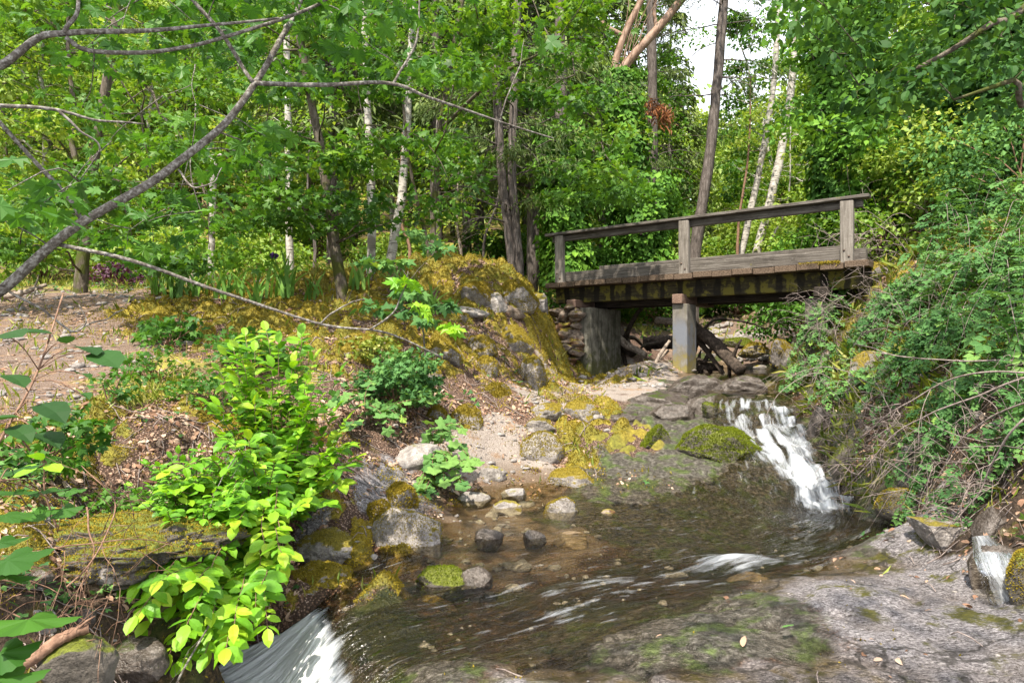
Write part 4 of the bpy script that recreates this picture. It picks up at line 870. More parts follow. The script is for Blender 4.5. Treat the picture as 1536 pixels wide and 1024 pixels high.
# ---------------------------------------------------------------- the near maple on the left
r = rng_of(21)
def Q(*l, n=26): return wobble(curve(pts(*l), n), .012, len(l) * 7 + int(l[0][0]) % 13, 3)
boughs = [
 (Q((-420,800,2.6),(-250,610,2.75),(-60,470,2.9),(0,437,2.9),(110,345,3.0),(240,262,3.1),(330,190,3.2),(383,125,3.3),(425,55,3.35),(450,0,3.4),(480,-90,3.5), n=60), np.interp(np.linspace(0,1,60),[0,.35,.7,1],[.035,.021,.0155,.009])),
 (Q((383,125,3.3),(490,129,3.3),(590,126,3.4),(650,148,3.5),(740,180,3.7),(830,208,3.9), n=40), np.linspace(.012,.004,40)),
 (Q((590,126,3.4),(612,90,3.4),(628,40,3.4),(632,-40,3.4)), np.linspace(.007,.004,26)),
 (Q((85,366,3.0),(190,388,3.0),(330,438,3.1),(480,486,3.2),(580,500,3.25),(660,534,3.3), n=40), np.linspace(.010,.0035,40)),
 (Q((555,494,3.23),(590,470,3.2),(604,440,3.2),(610,405,3.2)), np.linspace(.005,.002,26)),
 (Q((480,486,3.2),(520,455,3.2),(548,450,3.2)), np.linspace(.005,.002,26)),
 (Q((-300,300,2.4),(-40,112,2.7),(0,98,2.75),(50,62,2.8),(95,52,2.8),(200,47,2.9),(300,40,3.0),(420,26,3.1), n=40), np.linspace(.022,.005,40)),
 (Q((98,56,2.8),(130,75,2.85),(200,80,2.9),(265,74,3.0),(330,58,3.05),(470,10,3.2),(520,-30,3.3), n=34), np.linspace(.010,.007,34)),
 (Q((95,52,2.8),(113,20,2.8),(122,-40,2.8)), np.linspace(.010,.006,26)),
 (Q((230,-90,3.2),(290,0,3.2),(335,55,3.25),(360,95,3.3),(380,124,3.3)), np.linspace(.009,.010,26)),
 (Q((-200,150,2.4),(-20,158,2.6),(80,163,2.7),(150,182,2.75),(215,186,2.8)), np.linspace(.010,.003,26)),
 (Q((88,166,2.7),(120,195,2.72),(150,222,2.75),(120,272,2.8)), np.linspace(.006,.002,26)),
 (Q((-120,70,2.6),(-20,165,2.75),(50,240,2.9),(95,290,2.95),(122,328,3.02)), np.linspace(.008,.010,26)),
 (Q((15,438,2.9),(60,464,2.9),(112,497,2.9),(128,480,2.9),(115,455,2.9)), np.linspace(.006,.002,26)),
 (Q((112,497,2.9),(150,480,2.95),(185,465,3.0)), np.linspace(.004,.002,26)),
 (Q((268,255,3.1),(290,280,3.0),(320,275,3.0),(332,250,3.0)), np.linspace(.005,.002,26)),
]
trunk0 = wobble(curve([(-3.6,1.6,gz(-3.6,1.6)[0]-.3),(-3.3,1.75,.9),(-2.95,2.0,2.0),(-2.6,1.9,3.6),(-2.0,1.4,5.6),(-1.6,.9,8.0)], 30), .05, 4)
b0 = boughs[0][0]; lead = curve([trunk0[8], (trunk0[8]+b0[0])/2+[0,.1,.05], b0[0]], 10); lead2 = curve([trunk0[16], boughs[6][0][0]], 8); lead3 = curve([trunk0[18], boughs[10][0][0]], 8); lead4 = curve([trunk0[20], boughs[12][0][0]], 8); lead5 = curve([trunk0[22], boughs[9][0][0]], 12)
fg = box_pts(r, 26, -60, 540, -90, 75, 3.1, 4.8) + box_pts(r, 16, -60, 460, 60, 240, 3.4, 5) + box_pts(r, 9, 60, 330, 290, 410, 3.4, 4.8) + box_pts(r, 3, -60, 60, 250, 330, 2.6, 3.2) + box_pts(r, 10, 420, 860, -80, 120, 3.6, 5)
fg += [at(20,285,2.3)]
low = [at(604,425,3.2), at(625,462,3.25), at(668,492,3.3)]
over = [np.array([r.uniform(-1.4,2.4), r.uniform(-1.2,1.2), r.uniform(4.6,7.2)]) for _ in range(40)]  # unseen sprays above the camera, added to shade the slab
spray_tree('maple_tree', 'grey branched maple with a long bare bough slanting up across the upper left', [trunk0], [(.13,.05)], fg+over, 'maple', G1N, B_TWG, r, .088, 13, .26,
           extra=boughs+[(lead,np.linspace(.06,.05,10)),(lead2,.03),(lead3,.02),(lead4,.015),(lead5,.018)], wood_r=.008, flat=.35, up=.9)
mt = [o for o in COL.objects if o.name.startswith('maple_tree')][0]
lv = MB()
for c in low: spray(lv, c, .05, 6, .075, 'maple', r, .3, 1.1, tone=.9)
lv.build('leaf_tuft', G5, mt, False)

# ---------------------------------------------------------------- middle-distance trees
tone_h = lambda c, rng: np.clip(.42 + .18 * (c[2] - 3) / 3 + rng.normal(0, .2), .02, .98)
r = rng_of(31)
g = gpt(515, 11.2)
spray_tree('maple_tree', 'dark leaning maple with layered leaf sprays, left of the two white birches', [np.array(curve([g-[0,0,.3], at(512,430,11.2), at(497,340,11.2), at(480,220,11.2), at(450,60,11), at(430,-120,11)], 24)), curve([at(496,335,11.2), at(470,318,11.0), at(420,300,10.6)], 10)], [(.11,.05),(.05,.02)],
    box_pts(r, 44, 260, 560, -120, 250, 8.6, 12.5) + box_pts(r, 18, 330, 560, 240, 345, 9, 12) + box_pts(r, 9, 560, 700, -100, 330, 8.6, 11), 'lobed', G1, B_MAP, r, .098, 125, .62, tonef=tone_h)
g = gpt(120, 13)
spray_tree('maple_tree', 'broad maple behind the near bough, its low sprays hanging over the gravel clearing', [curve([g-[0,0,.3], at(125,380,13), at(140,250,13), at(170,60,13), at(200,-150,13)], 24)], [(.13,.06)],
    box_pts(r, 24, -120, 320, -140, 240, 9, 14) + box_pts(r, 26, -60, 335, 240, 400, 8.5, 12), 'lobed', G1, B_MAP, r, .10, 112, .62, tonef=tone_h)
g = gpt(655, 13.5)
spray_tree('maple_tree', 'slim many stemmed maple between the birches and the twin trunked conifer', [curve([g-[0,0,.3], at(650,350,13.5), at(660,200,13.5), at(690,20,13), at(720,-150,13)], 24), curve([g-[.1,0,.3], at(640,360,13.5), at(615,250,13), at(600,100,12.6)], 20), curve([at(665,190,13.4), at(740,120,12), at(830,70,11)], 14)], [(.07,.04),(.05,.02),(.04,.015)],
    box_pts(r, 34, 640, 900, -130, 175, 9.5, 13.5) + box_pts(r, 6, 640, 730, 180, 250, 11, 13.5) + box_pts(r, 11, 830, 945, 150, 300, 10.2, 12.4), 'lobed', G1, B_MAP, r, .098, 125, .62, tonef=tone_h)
# young maple sprays low by the iris bed
g = gpt(640, 9.6)
spray_tree('maple_sapling', 'low maple sapling with flat pale leaf sprays on the bank crest before the birches', [curve([g-[0,0,.1], at(630,460,9.5), at(615,420,9.4)], 10)], [(.014,.006)], [at(600,468,9.3), at(640,480,9.2), at(612,440,9.4), at(560,462,9.5), at(668,458,9.4), at(590,395,9.6), at(655,372,9.8), at(560,395,9.9), at(622,352,10)], 'lobed', G4, B_TWG, r, .13, 34, .26, cat='sapling', wood_r=.006, flat=.22, up=1.1)

def slim(name, label, line, r0, r1, bk, leaf_m, rng, sprays, size=.09, per=60, rr=.5, leaf='quad', cat='tree', n=40, flat=.5, wr=.012):
    P = wobble(curve(pts(*line), n), .02, int(rng.integers(1e5)), 1.2)
    return spray_tree(name, label, [P], [(r0, r1)], sprays, leaf, leaf_m, bk, rng, size, per, rr, cat=cat, flat=flat, wood_r=wr, sides=10)
r = rng_of(41)
slim('birch_tree', 'straight white birch standing left of the leaning birch', [(558,462,13),(556,440,13),(557,330,13),(556,240,13),(549,120,13),(547,0,13),(545,-160,13)], .095, .05, B_BIRCH, G1, r, box_pts(r, 16, 490, 600, -200, 130, 12.5, 14))
slim('birch_tree', 'white birch leaning to the right out of the same clump', [(572,462,13.1),(578,440,13.1),(592,360,13.1),(605,270,13.1),(613,150,13.1),(620,0,13.1),(626,-160,13)], .105, .055, B_BIRCH, G1, r, box_pts(r, 18, 570, 690, -200, 140, 12.5, 14.2))
slim('birch_tree', 'pale birch trunk deep in the woods between white post and dark maple', [(435,430,17),(435,400,17),(434,290,17),(431,120,17),(428,-160,17)], .10, .07, B_BIRCH, G2, r, box_pts(r, 24, 370, 500, -200, 240, 16, 18.5), .13, 60, .7)
# twin trunk conifer
g = gpt(772, 16)
P1 = curve([g-[0,0,.3], at(772,428,16), at(762,340,16), at(752,255,16), at(744,120,16), at(738,-60,16), at(735,-260,16)], 30); P2 = curve([g-[-.12,0,.3], at(780,428,16), at(774,340,16), at(768,255,16), at(772,120,16.1), at(778,-60,16.2), at(782,-260,16.2)], 30)
def needle_sprays(t_sprays, rng, mb, n, size, out=.5):
    for c, L, az in t_sprays:
        m = n; u = rng.uniform(0, 1, m); D = np.array([math.cos(az), math.sin(az), -.25]); C = c + D * (u * L)[:, None] + rng.normal(0, .10, (m, 3))
        T = unit(D + rng.normal(0, .55, (m, 3)) + [0, 0, -.3]); N = unit(np.array([0, 0, 1.]) + rng.normal(0, .4, (m, 3)))
        add_leaves(mb, C, T, N, size * rng.uniform(.6, 1.3, m), 'thin', rng, .5, .2, v=np.full(m, rng.uniform(.15, .8)))
def conifer_line(name, label, lines, rads, rng, h0, h1, L0, L1, nb, dens, mat=G7, dead=.25, size=.24, bk=B_CON):
    t = thing(name, label, 'conifer', lines[0][0]); wd_ = MB(); lv = MB()
    for P, (a, b) in zip(lines, rads): wd_.tube(P, np.linspace(a, b, len(P)), 10, True, .06, int(rng.integers(1e5)))
    for i in range(nb):
        P = lines[i % len(lines)]; zz = rng.uniform(h0, h1); k = np.argmin(abs(P[:, 2] - zz)); a = P[k]; az = rng.uniform(0, 6.28); L = np.interp(zz, [h0, h1], [L0, L1]) * rng.uniform(.5, 1.15)
        e = a + np.array([math.cos(az) * L, math.sin(az) * L, -L * rng.uniform(-.05, .4)]); Qb = limb(wd_, a, e, .022, .005, rng, .18, 8, 4)
        if rng.uniform() < dead:
            for _ in range(5): limb(wd_, Qb[int(rng.integers(3, 7))], Qb[5] + rng.normal(0, .3, 3), .007, .002, rng, .1, 5, 3)
            continue
        needle_sprays([(Qb[j], L * .3, az + s_) for j in (2, 3, 4, 5, 6) for s_ in (-.7, .5, 0)], rng, lv, int(14 * dens), size)
    wd_.build('trunk', bk, t); lv.build('crown', mat, t, False); return t
conifer_line('conifer_tree', 'twin trunked conifer with rough grey bark behind the mossy bank', [P1, P2], [(.125,.085),(.12,.085)], r, 4.5, 9, 2.6, 2.2, 50, 1.4, dead=.4, size=.15)
g = gpt(1038, 20)
PL = curve([g-[0,0,.3], at(1042,385,20), at(1062,250,20), at(1076,120,20), at(1090,-60,20), at(1100,-260,20)], 34)
conifer_line('conifer_tree', 'tall bare conifer trunk leaning to the right behind the middle bridge post', [PL], [(.19,.11)], r, 8.5, 15, 2.4, 1.8, 34, 1.3, dead=.5, size=.14)
PL = curve([gpt(985, 24)-[0,0,.3], at(980,300,24), at(978,100,24), at(974,-150,24)], 30)
conifer_line('conifer_tree', 'ragged conifer with dead grey twigs behind the ivy clad madrone', [PL], [(.22,.14)], r, 7, 17, 1.8, 1.5, 36, 1.2, dead=.6, size=.15)
slim('birch_tree', 'slender pale birch behind the bridge rail, the more upright of the pair', [(1108,405,22),(1113,375,22),(1140,250,22),(1160,130,22),(1168,0,22),(1172,-150,22)], .12, .07, B_BIRCH, G2, r, box_pts(r, 14, 1090, 1190, 150, 330, 21, 24) + box_pts(r, 8, 1100, 1160, -150, 80, 21, 24), .12, 45, .55)
slim('birch_tree', 'slender pale birch behind the bridge rail, the more slanted of the pair', [(1128,405,21),(1136,375,21),(1165,260,21),(1186,140,21),(1197,0,21),(1203,-150,21)], .15, .085, B_BIRCH, G2, r, box_pts(r, 10, 1150, 1230, 160, 340, 20, 23) + box_pts(r, 8, 1180, 1260, -150, 120, 20, 22), .12, 45, .55)
for i, (px, x2, y2, d, bk, lb) in enumerate([(1106,1122,235,21.5,B_RED,'thin brown sapling stem just left of the slender birch pair'), (1153,1182,300,23,B_BIRCH,'thin pale sapling stem just right of the slender birch pair'), (690,686,335,18,B_OLD,'thin pale dead stem standing behind the flat bank stones'), (645,652,300,17,B_CON,'thin dark sapling stem between the birch clump and dead stem'), (612,600,320,16,B_RED,'thin reddish sapling hard right of the birch clump'), (725,748,290,19,B_CON,'slanting thin stem left of the twin trunked conifer'), (470,462,300,17,B_CON,'thin dark sapling left of the leaning maple'), (820,812,300,20,B_RED,'thin sapling stem right of the twin trunked conifer')]):
    slim('sapling', lb, [(px,445 if px < 1000 else 400,d),(px+2,(y2+430)/2,d),(x2,y2,d),(x2+4,y2-120,d)], .05, .02, bk, G2, r, box_pts(r, 9, x2-60, x2+60, y2-140, y2+30, d-1, d+1), .11, 26, .4, cat='sapling')
# white post with crossbar
t = thing('clothesline_post', 'white weathered post with a short crossbar standing in the woods behind the iris bed', 'post', gpt(317, 16))
mb = MB(); mb.tube(curve(pts((316,445,16),(317,400,16),(319,300,16),(321,233,16)), 8), .075, 10); mb.build('post', B_BIRCH, t)
mb = MB(); mb.tube(curve(pts((308,236,15.95),(326,233,16),(344,232,16.05)), 5), .035, 7); mb.build('crossbar', B_BIRCH, t)

# ---------------------------------------------------------------- ivy clad trees
def ivy_tree(name, label, line, r0, r1, ivy_r, y0, y1, n, mat, rng, bk=B_CON, extra=None, size=.16, cat='tree', leaf='quad', lump=.35, crown=None):
    P = wobble(curve(pts(*line), 40), .05, int(rng.integers(1e5))); t = thing(name, label, cat, P[0]); wd_ = MB(); wd_.tube(P, np.linspace(r0, r1, 40), 10, True, .06, 3)
    for Pe, R in (extra or []): wd_.tube(Pe, R, 9)
    lv = MB(); d = line[0][2]; z0 = at(0, y0, d)[2]; z1 = at(0, y1, d)[2]
    zz = rng.uniform(z0, z1, n); C = np.stack([np.interp(zz, P[:, 2], P[:, j]) for j in range(3)], 1); C[:, 2] = zz
    az = rng.uniform(0, 6.28, n); dirn = np.stack([np.cos(az), np.sin(az), 0 * az], 1)
    lum = 1 + lump * 2.2 * perlin(np.stack([np.cos(az) * 1.3 + 5, np.sin(az) * 1.3, zz * .9], 1)); rad = ivy_r * np.clip(lum, .25, 2) * rng.uniform(.55, 1.08, n)
    C = C + dirn * rad[:, None]
    T = unit(dirn * .45 + [0, 0, -.75] + rng.normal(0, .35, (n, 3))); N = unit(dirn * .8 + [0, 0, .55] + rng.normal(0, .3, (n, 3)))
    add_leaves(lv, C, T, N, size * rng.uniform(.55, 1.25, n), leaf, rng, 1.35, v=np.clip(.45 + .5 * perlin(np.stack([az, zz * 1.5, 0 * az], 1)), 0, 1))
    for c in (crown or []): limb(wd_, P[np.argmin(abs(P[:, 2] - c[2] + .6))], c, .014, .006, rng, .1, 6, 5); spray(lv, c, .8 * rng.uniform(.7, 1.3), 130, size, leaf, rng, .4, .7)
    wd_.build('trunk', bk, t); lv.build('ivy', mat, t, False); return t
r = rng_of(51)
ivy_tree('ivy_clad_tree', 'tall tree thickly wrapped in bright ivy behind the right bridge end', [(1262,420,15),(1262,300,15),(1266,100,15),(1270,-200,15)], .22, .15, .62, 330, -180, 9000, G3, r, crown=box_pts(r, 34, 1195, 1370, -150, 260, 13.5, 16.5))
ivy_tree('ivy_clad_tree', 'dark ivy covered tree with grey dead twigs on the far right', [(1478,400,13),(1480,250,13),(1486,80,13),(1490,-200,13)], .25, .16, .62, 320, -150, 9000, G6, r, crown=box_pts(r, 14, 1400, 1560, 30, 240, 12, 14))
mad = [(curve(pts((935,150,19),(928,120,19),(940,95,19),(985,45,19),(1030,-10,19),(1070,-60,19)), 16), np.linspace(.145,.10,16)), (curve(pts((920,120,19),(924,90,19),(940,45,19),(962,0,19),(985,-60,19)), 14), np.linspace(.11,.08,14)), (curve(pts((938,55,19),(918,45,19),(905,36,19),(899,24,19)), 10), np.linspace(.07,.04,10)), (curve(pts((985,45,19),(982,10,19),(996,-60,19)), 10), np.linspace(.06,.04,10))]
ivy_tree('madrone_tree', 'forked orange barked madrone rising out of an ivy wrapped trunk behind the bridge', [(938,440,19),(940,300,19),(936,200,19),(930,125,19)], .25, .2, .55, 400, 105, 6500, G3, r, B_MAD, mad, .15, crown=box_pts(r, 8, 950, 1080, -160, -40, 18, 20))
ivy_tree('ivy_clad_tree', 'ivy draped trunk close behind the left bridge post', [(852,430,16.5),(850,360,16.5),(846,300,16.5),(842,180,16.5),(840,-100,16.5)], .2, .12, .55, 425, 200, 5500, G3, r, crown=box_pts(r, 10, 800, 900, 190, 300, 15.5, 17.5))
ivy_tree('ivy_clad_stump', 'leafy ivy wrapped snag right of the madrone trunk', [(972,430,18),(970,330,18),(966,260,18)], .2, .15, .7, 430, 265, 4500, G3, r, size=.14)

# ---------------------------------------------------------------- overhanging tree at the upper right
r = rng_of(61)
ab = [curve([(4.9,2.6,6.6), at(1600,-60,4.8), at(1480,40,4.7), at(1380,100,4.9), at(1290,130,5.1)], 20), curve([(4.9,2.6,6.4), at(1600,90,4.6), at(1520,120,4.6), at(1430,150,4.7)], 16), curve([(4.9,2.6,7.2), at(1500,-120,5.2), at(1380,-40,5.4), at(1270,20,5.6)], 18), curve([(4.9,2.6,7.6), at(1400,-160,5.6), at(1260,-80,5.8), at(1170,-30,6)], 18)]
def in_hang(px, py): return py > 175 - abs(px - 1420) * .42 + 40 * math.sin(px * .03)
al = box_pts(r, 66, 1175, 1580, -110, 200, 4.5, 6.2, in_hang)
spray_tree('alder_tree', 'dark leaved tree reaching in overhead from the upper right', [curve([(5.6,1.8,gz(5.6,1.8)[0]-.2), (5.4,2.0,3.0), (5.0,2.5,6.0), (4.7,2.7,9)], 20)], [(.16,.08)], al + [np.array([r.uniform(3,5.4), r.uniform(1.2,4), r.uniform(5.8,8.5)]) for _ in range(9)], 'oval', G6, B_MAP, r, .078, 42, .26,
           extra=[(P, np.linspace(.035,.008,len(P))) for P in ab], wood_r=.009, flat=.6, up=.75)
# ---------------------------------------------------------------- shrubs behind and around the bridge
r = rng_of(71)
for i, (px, d, w, h, n, m, sz, lb) in enumerate([
 (1215, 15.5, 2.6, 2.3, 5200, G3, .12, 'dense green shrub filling the gap under the right part of the bridge rail'),
 (1110, 24, 3.4, 2.4, 4200, G1, .15, 'green bush across the dry creek, seen between the middle and right bridge posts'),
 (1165, 26, 3.6, 3.2, 4200, G2, .16, 'yellowish bush on the far bank of the dry creek'),
 (1045, 25, 3.0, 1.9, 3600, G1, .15, 'green bush across the creek straight behind the concrete pier'),
 (965, 22, 3.4, 1.9, 4200, G1, .15, 'leafy bush behind the bridge deck, left of the pier'),
 (905, 20, 2.2, 1.4, 3200, G1, .13, 'leafy bush under the left half of the bridge, behind the abutment'),
 (880, 18, 2.0, 2.6, 3600, G3, .13, 'glossy leaved bush just right of the left bridge post'),
 (1330, 14.5, 3.2, 3.0, 7000, G1, .11, 'big bushy shrub beyond the right bridge end'),
 (1420, 13.5, 3.4, 2.8, 7000, G2, .11, 'sunlit yellow green shrub on the right bank slope'),
 (1370, 18, 4.2, 4.6, 7000, G2, .14, 'tall sunlit thicket between the two ivy trees'),
 (1500, 16, 4.0, 4.0, 6000, G1, .13, 'dark thicket below the far right ivy tree'),
 (1560, 11, 3.0, 2.6, 6000, G4, .10, 'bluish green thicket at the right edge above the brambles'),
 (1310, 21, 3.6, 4.6, 5600, G1, .15, 'tall leafy thicket behind the right bridge post'),
 (1230, 20, 2.6, 4.2, 4600, G2, .14, 'bright thicket right of the slender birch pair'),
 (1010, 28, 4.0, 3.6, 3800, G2, .17, 'pale sunlit bush far behind the leaning conifer'),
 (1180, 31, 4.6, 6.0, 5000, G2, .20, 'tall pale bush at the head of the creek gap'),
 (740, 24, 3.0, 1.5, 2600, G1, .15, 'low dark bush on the forest floor behind the twin conifer'),
 (600, 21, 2.4, 1.3, 2400, G2, .14, 'low yellow bush on the forest floor behind the birch clump'),
 (390, 19, 2.6, 1.5, 2800, G2, .14, 'low sunny bush behind the iris bed, right of the white post'),
 (250, 18, 2.6, 1.8, 3000, G2, .14, 'sunny bush behind the iris bed, left of the white post'),
 (60, 17, 3.4, 2.4, 4200, G2, .14, 'sunny bush beyond the gravel clearing on the far left'),
 (480, 24, 3.0, 2.2, 2800, G1, .16, 'green bush on the slope behind the dark leaning maple'),
 (850, 25, 3.0, 2.0, 3000, G1, .16, 'green bush on the slope behind the ivy draped trunk'),
 (150, 24, 4, 3.0, 3800, G2, .18, 'tall sunlit bush on the slope behind the broad maple')]):
    shrub('shrub', lb, gpt(px, d), w, h, n, 'quad', m, r, sz, 24)
t = shrub('plum_bush', 'small dark purple leaved bush at the back edge of the gravel clearing', gpt(178, 15), 1.3, .55, 1100, 'quad', G15, r, .09, 16)
# ---------------------------------------------------------------- background trees
protos = {
 'a': broad_proto(1, 12, 2.6, 2.5, 6500, .19, mat=G2), 'b': broad_proto(2, 15, 3.0, 3.5, 7500, .20, mat=G1), 'c': broad_proto(3, 10, 2.2, 1.2, 6000, .18, mat=G2, bk=B_BIRCH),
 'd': conifer_proto(4, 18, 2.6, 3.0), 'e': conifer_proto(5, 22, 2.4, 7.0, .24), 'f': broad_proto(6, 13, 2.0, 4, 4500, .19, mat=G1, bk=B_BIRCH, slim=1.5)}
kinds = {'a': ('broadleaf_tree', 'sunny yellow green leafy tree', 'tree'), 'b': ('broadleaf_tree', 'mid green spreading leafy tree', 'tree'), 'c': ('broadleaf_tree', 'low branching pale leafy tree', 'tree'), 'd': ('conifer_tree', 'dark full skirted conifer', 'conifer'), 'e': ('conifer_tree', 'tall conifer bare at the foot', 'conifer'), 'f': ('slender_tree', 'slender pale stemmed tree', 'tree')}
marks = [(-80, 'beyond the far left edge of the clearing'), (70, 'beyond the gravel clearing'), (200, 'behind the purple bush'), (317, 'in line with the white post'), (435, 'in line with the pale birch trunk'), (560, 'behind the birch clump'), (660, 'behind the many stemmed maple'), (765, 'behind the twin trunked conifer'), (850, 'behind the left bridge post'), (940, 'behind the forked madrone'), (1030, 'behind the middle bridge post'), (1100, 'left of the slender birch pair'), (1260, 'behind the bright ivy tree'), (1370, 'behind the tall sunlit thicket'), (1480, 'behind the dark ivy tree'), (1600, 'past the right edge of the thicket')]
bgt = [(-60,20,'a'),(30,23,'c'),(110,21,'a'),(180,27,'b'),(250,23,'c'),(290,30,'d'),(350,25,'a'),(400,31,'b'),(455,27,'a'),(500,22,'d'),(530,30,'e'),(590,25,'f'),(620,33,'a'),(655,22,'d'),(700,28,'e'),(720,24,'d'),(790,27,'a'),(800,21,'d'),(830,32,'b'),(875,26,'c'),(905,30,'e'),(950,29,'b'),(1005,34,'d'),(1050,40,'a'),(1090,46,'c'),(1118,37,'a'),(1150,30,'f'),(1192,40,'c'),(1135,52,'b'),(1215,34,'a'),
 (1235,27,'c'),(1265,33,'b'),(1310,28,'a'),(1350,24,'f'),(1390,30,'b'),(1430,22,'a'),(1480,27,'d'),(1520,21,'b'),(1570,25,'a'),(1620,18,'c'),(-150,26,'b'),(10,34,'b'),(75,38,'d'),(140,34,'a'),(215,37,'b'),(330,38,'a'),(560,40,'b'),(680,38,'b'),(760,36,'a'),(850,42,'d'),(960,45,'a'),(1290,42,'d'),(1400,40,'a'),(1500,38,'b'),(1240,48,'a')]
seen = {}
for i, (px, d, k) in enumerate(bgt):
    nm, lb, cat = kinds[k]; mk = min(marks, key=lambda m: abs(m[0] - px))[1]; depth = 'near' if d < 25 else ('halfway uphill' if d < 33 else 'high uphill')
    L = f'{lb} {depth}, {mk}' if depth != 'near' else f'{lb} low down, {mk}'
    if L in seen: L += ', the slighter one'
    seen[L] = 1
    place(protos[k], nm, L, cat, gpt(px, d), r.uniform(.85, 1.15), r.uniform(0, 6.28))
# the rest of the wooded hillside as one mass
def far_wood():
    r = rng_of(77); mb = MB(); ncl = 1800; got = 0
    while got < ncl:
        th = r.uniform(-.85, .85); d = math.exp(r.uniform(math.log(36), math.log(100))); px = 768 + math.tan(th) * F
        x = math.tan(th) * d; y = d
        g = float(gz(x, y)[0]); hh = r.uniform(1, 13)
        pyv = HY - (g + hh - ZC) / d * F
        if 1085 < px < 1225 and pyv < 105 + 50 * math.sin(px * .07) : continue
        if pyv < -120: continue
        n = 60; c = np.array([x, y, g + hh]); s_ = .011 * d
        spray(mb, c, 1.7, n, s_, 'quad', r, .6, .6, tone=np.clip(.5 + .5 * perlin(np.array([[x * .09, y * .09, 0.]]))[0] + r.normal(0, .12), 0, 1)); got += 1
    o = link('far_forest', mb.mesh('far_forest', G2F, smooth=False)); tag(o, kind='stuff')
far_wood()

# ---------------------------------------------------------------- iris bed
def iris(label, px, d, h, n, flower=None, tall=1.0):
    h = h * 1.45; b = gpt(px, d); t = thing('iris_plant', label, 'iris', b); mb = MB(); rr = rng_of(int(px * 7))
    for i in range(n):
        az = rr.uniform(0, 6.28); o = b + np.array([rr.normal(0, .10), rr.normal(0, .08), -.02]); L = h * rr.uniform(.6, 1.1); ln = rr.uniform(.2, 1.0); k = 6; u = np.linspace(0, 1, k)
        P = o + np.stack([math.cos(az) * ln * L * u ** 2 * .8, math.sin(az) * ln * L * u ** 2 * .8, L * u * (1 - .18 * ln * u)], 1)
        wd = .030 * np.array([.7, 1, 1, .85, .55, .05]); az2 = rr.uniform(0, 6.28); S = np.array([math.cos(az2), math.sin(az2), 0])
        V = np.concatenate([P - S * wd[:, None], P + S * wd[:, None]]); j = np.arange(k - 1)
        mb.add(V, [np.stack([j, j + 1, j + 1 + k, j + k], 1)], v=rr.uniform(.1, .9))
    mb.build('leaves', G8, t)
    for fx, fh in (flower or []):
        s_ = MB(); top = b + np.array([fx, 0, fh]); s_.tube(curve([b, (b + top) / 2 + [.02, 0, 0], top], 6), .008, 5); st = s_.build('flower_stalk', B_LOG if False else G8, t)
        f = MB(); q = 14; az = rr.uniform(0, 6.28, q); D = np.stack([np.cos(az), np.sin(az), rr.uniform(-.6, 1.2, q)], 1)
        add_leaves(f, np.repeat(top[None], q, 0), unit(D), unit(rr.normal(size=(q, 3))), .09 * rr.uniform(.7, 1.1, q), 'oval', rr, 1.5); f.build('flower', G13, t, False)
for px, d, h, n, fl, lb in [(235,12,.5,16,None,'iris clump at the far left of the row, in front of the white post'),(262,11.8,.52,18,[(.0,.62)],'iris clump with one purple flower standing above its blades'),(297,11.9,.5,18,None,'dense iris clump right of the purple iris flower'),(340,11.6,.48,18,None,'iris clump just right of the white post foot'),(383,11.3,.5,12,None,'open iris clump with three wide blades before the pale birch'),(425,11.2,.55,18,[(-.15,.66)],'tall iris clump with a purple flower at the pale birch foot'),(470,11.4,.4,9,None,'thin iris clump left of the dark leaning maple'),(600,11.6,.48,22,None,'upright dense iris clump right of the birch clump'),(645,11.3,.42,14,None,'spreading dark iris clump next to the mossy boulders'),(535,11.6,.36,10,None,'short iris clump between the dark maple and the birches')]:
    iris(lb, px, d, h, n, fl)

# ---------------------------------------------------------------- the bright shrub in front
def leafy_stems(name, label, base, stems, kind, mat, rng, size, gap, cat='shrub', start=.25, side=.5, bk=B_RED, r0=.006, up=1.0, droop=.3, wid=1.0, tone=None):
    t = thing(name, label, cat, base); st = MB(); lv = MB()
    for P in stems:
        P = wobble(np.asarray(P), .03, int(rng.integers(1e6)), 3); st.tube(P, np.linspace(r0, r0 * .3, len(P)), 5)
        seg = np.linalg.norm(np.diff(P, axis=0), axis=1); s_ = np.concatenate([[0], np.cumsum(seg)]); L = s_[-1]
        u = np.arange(start * L, L, gap) + rng.uniform(-.2, .2, len(np.arange(start * L, L, gap))) * gap
        if not len(u): continue
        C = np.stack([np.interp(u, s_, P[:, j]) for j in range(3)], 1); D = unit(np.stack([np.interp(u, s_, np.gradient(P, axis=0)[:, j]) for j in range(3)], 1))
        Sd = unit(np.cross(D, [0, 0, 1.])); tn = rng.uniform(.2, .9) if tone is None else tone
        for sg in (-1, 1):
            n = len(u); T = unit(D * .5 + Sd * sg * side * 2 + rng.normal(0, .35, (n, 3)) + [0, 0, -droop * .4]); N = unit(np.array([0, -.25, 1.]) * up + rng.normal(0, .33, (n, 3)))
            add_leaves(lv, C, T, N, size * rng.uniform(.45, 1.25, n), kind, rng, wid, .1, v=np.full(n, tn), vj=.2)
        T = unit(D[-1:] + [0, 0, -.2]); add_leaves(lv, P[-1:], T, unit(np.array([[0, -.3, 1.]])), np.array([size]), kind, rng, wid, v=np.array([min(1, tn + .25)]))
    st.build('stems', bk, t); lv.build('leaves', mat, t, False); return t
r = rng_of(81)
def arch(b, e, rise, n=14):
    m = (np.asarray(b) + e) / 2 + [0, 0, rise]; return curve([b, m, e], n)
def stems_to(base, tips, rng, rise=.15): return [arch(np.asarray(base) + rng.normal(0, .06, 3), at(*tp), rise * rng.uniform(.4, 1.4)) for tp in tips]
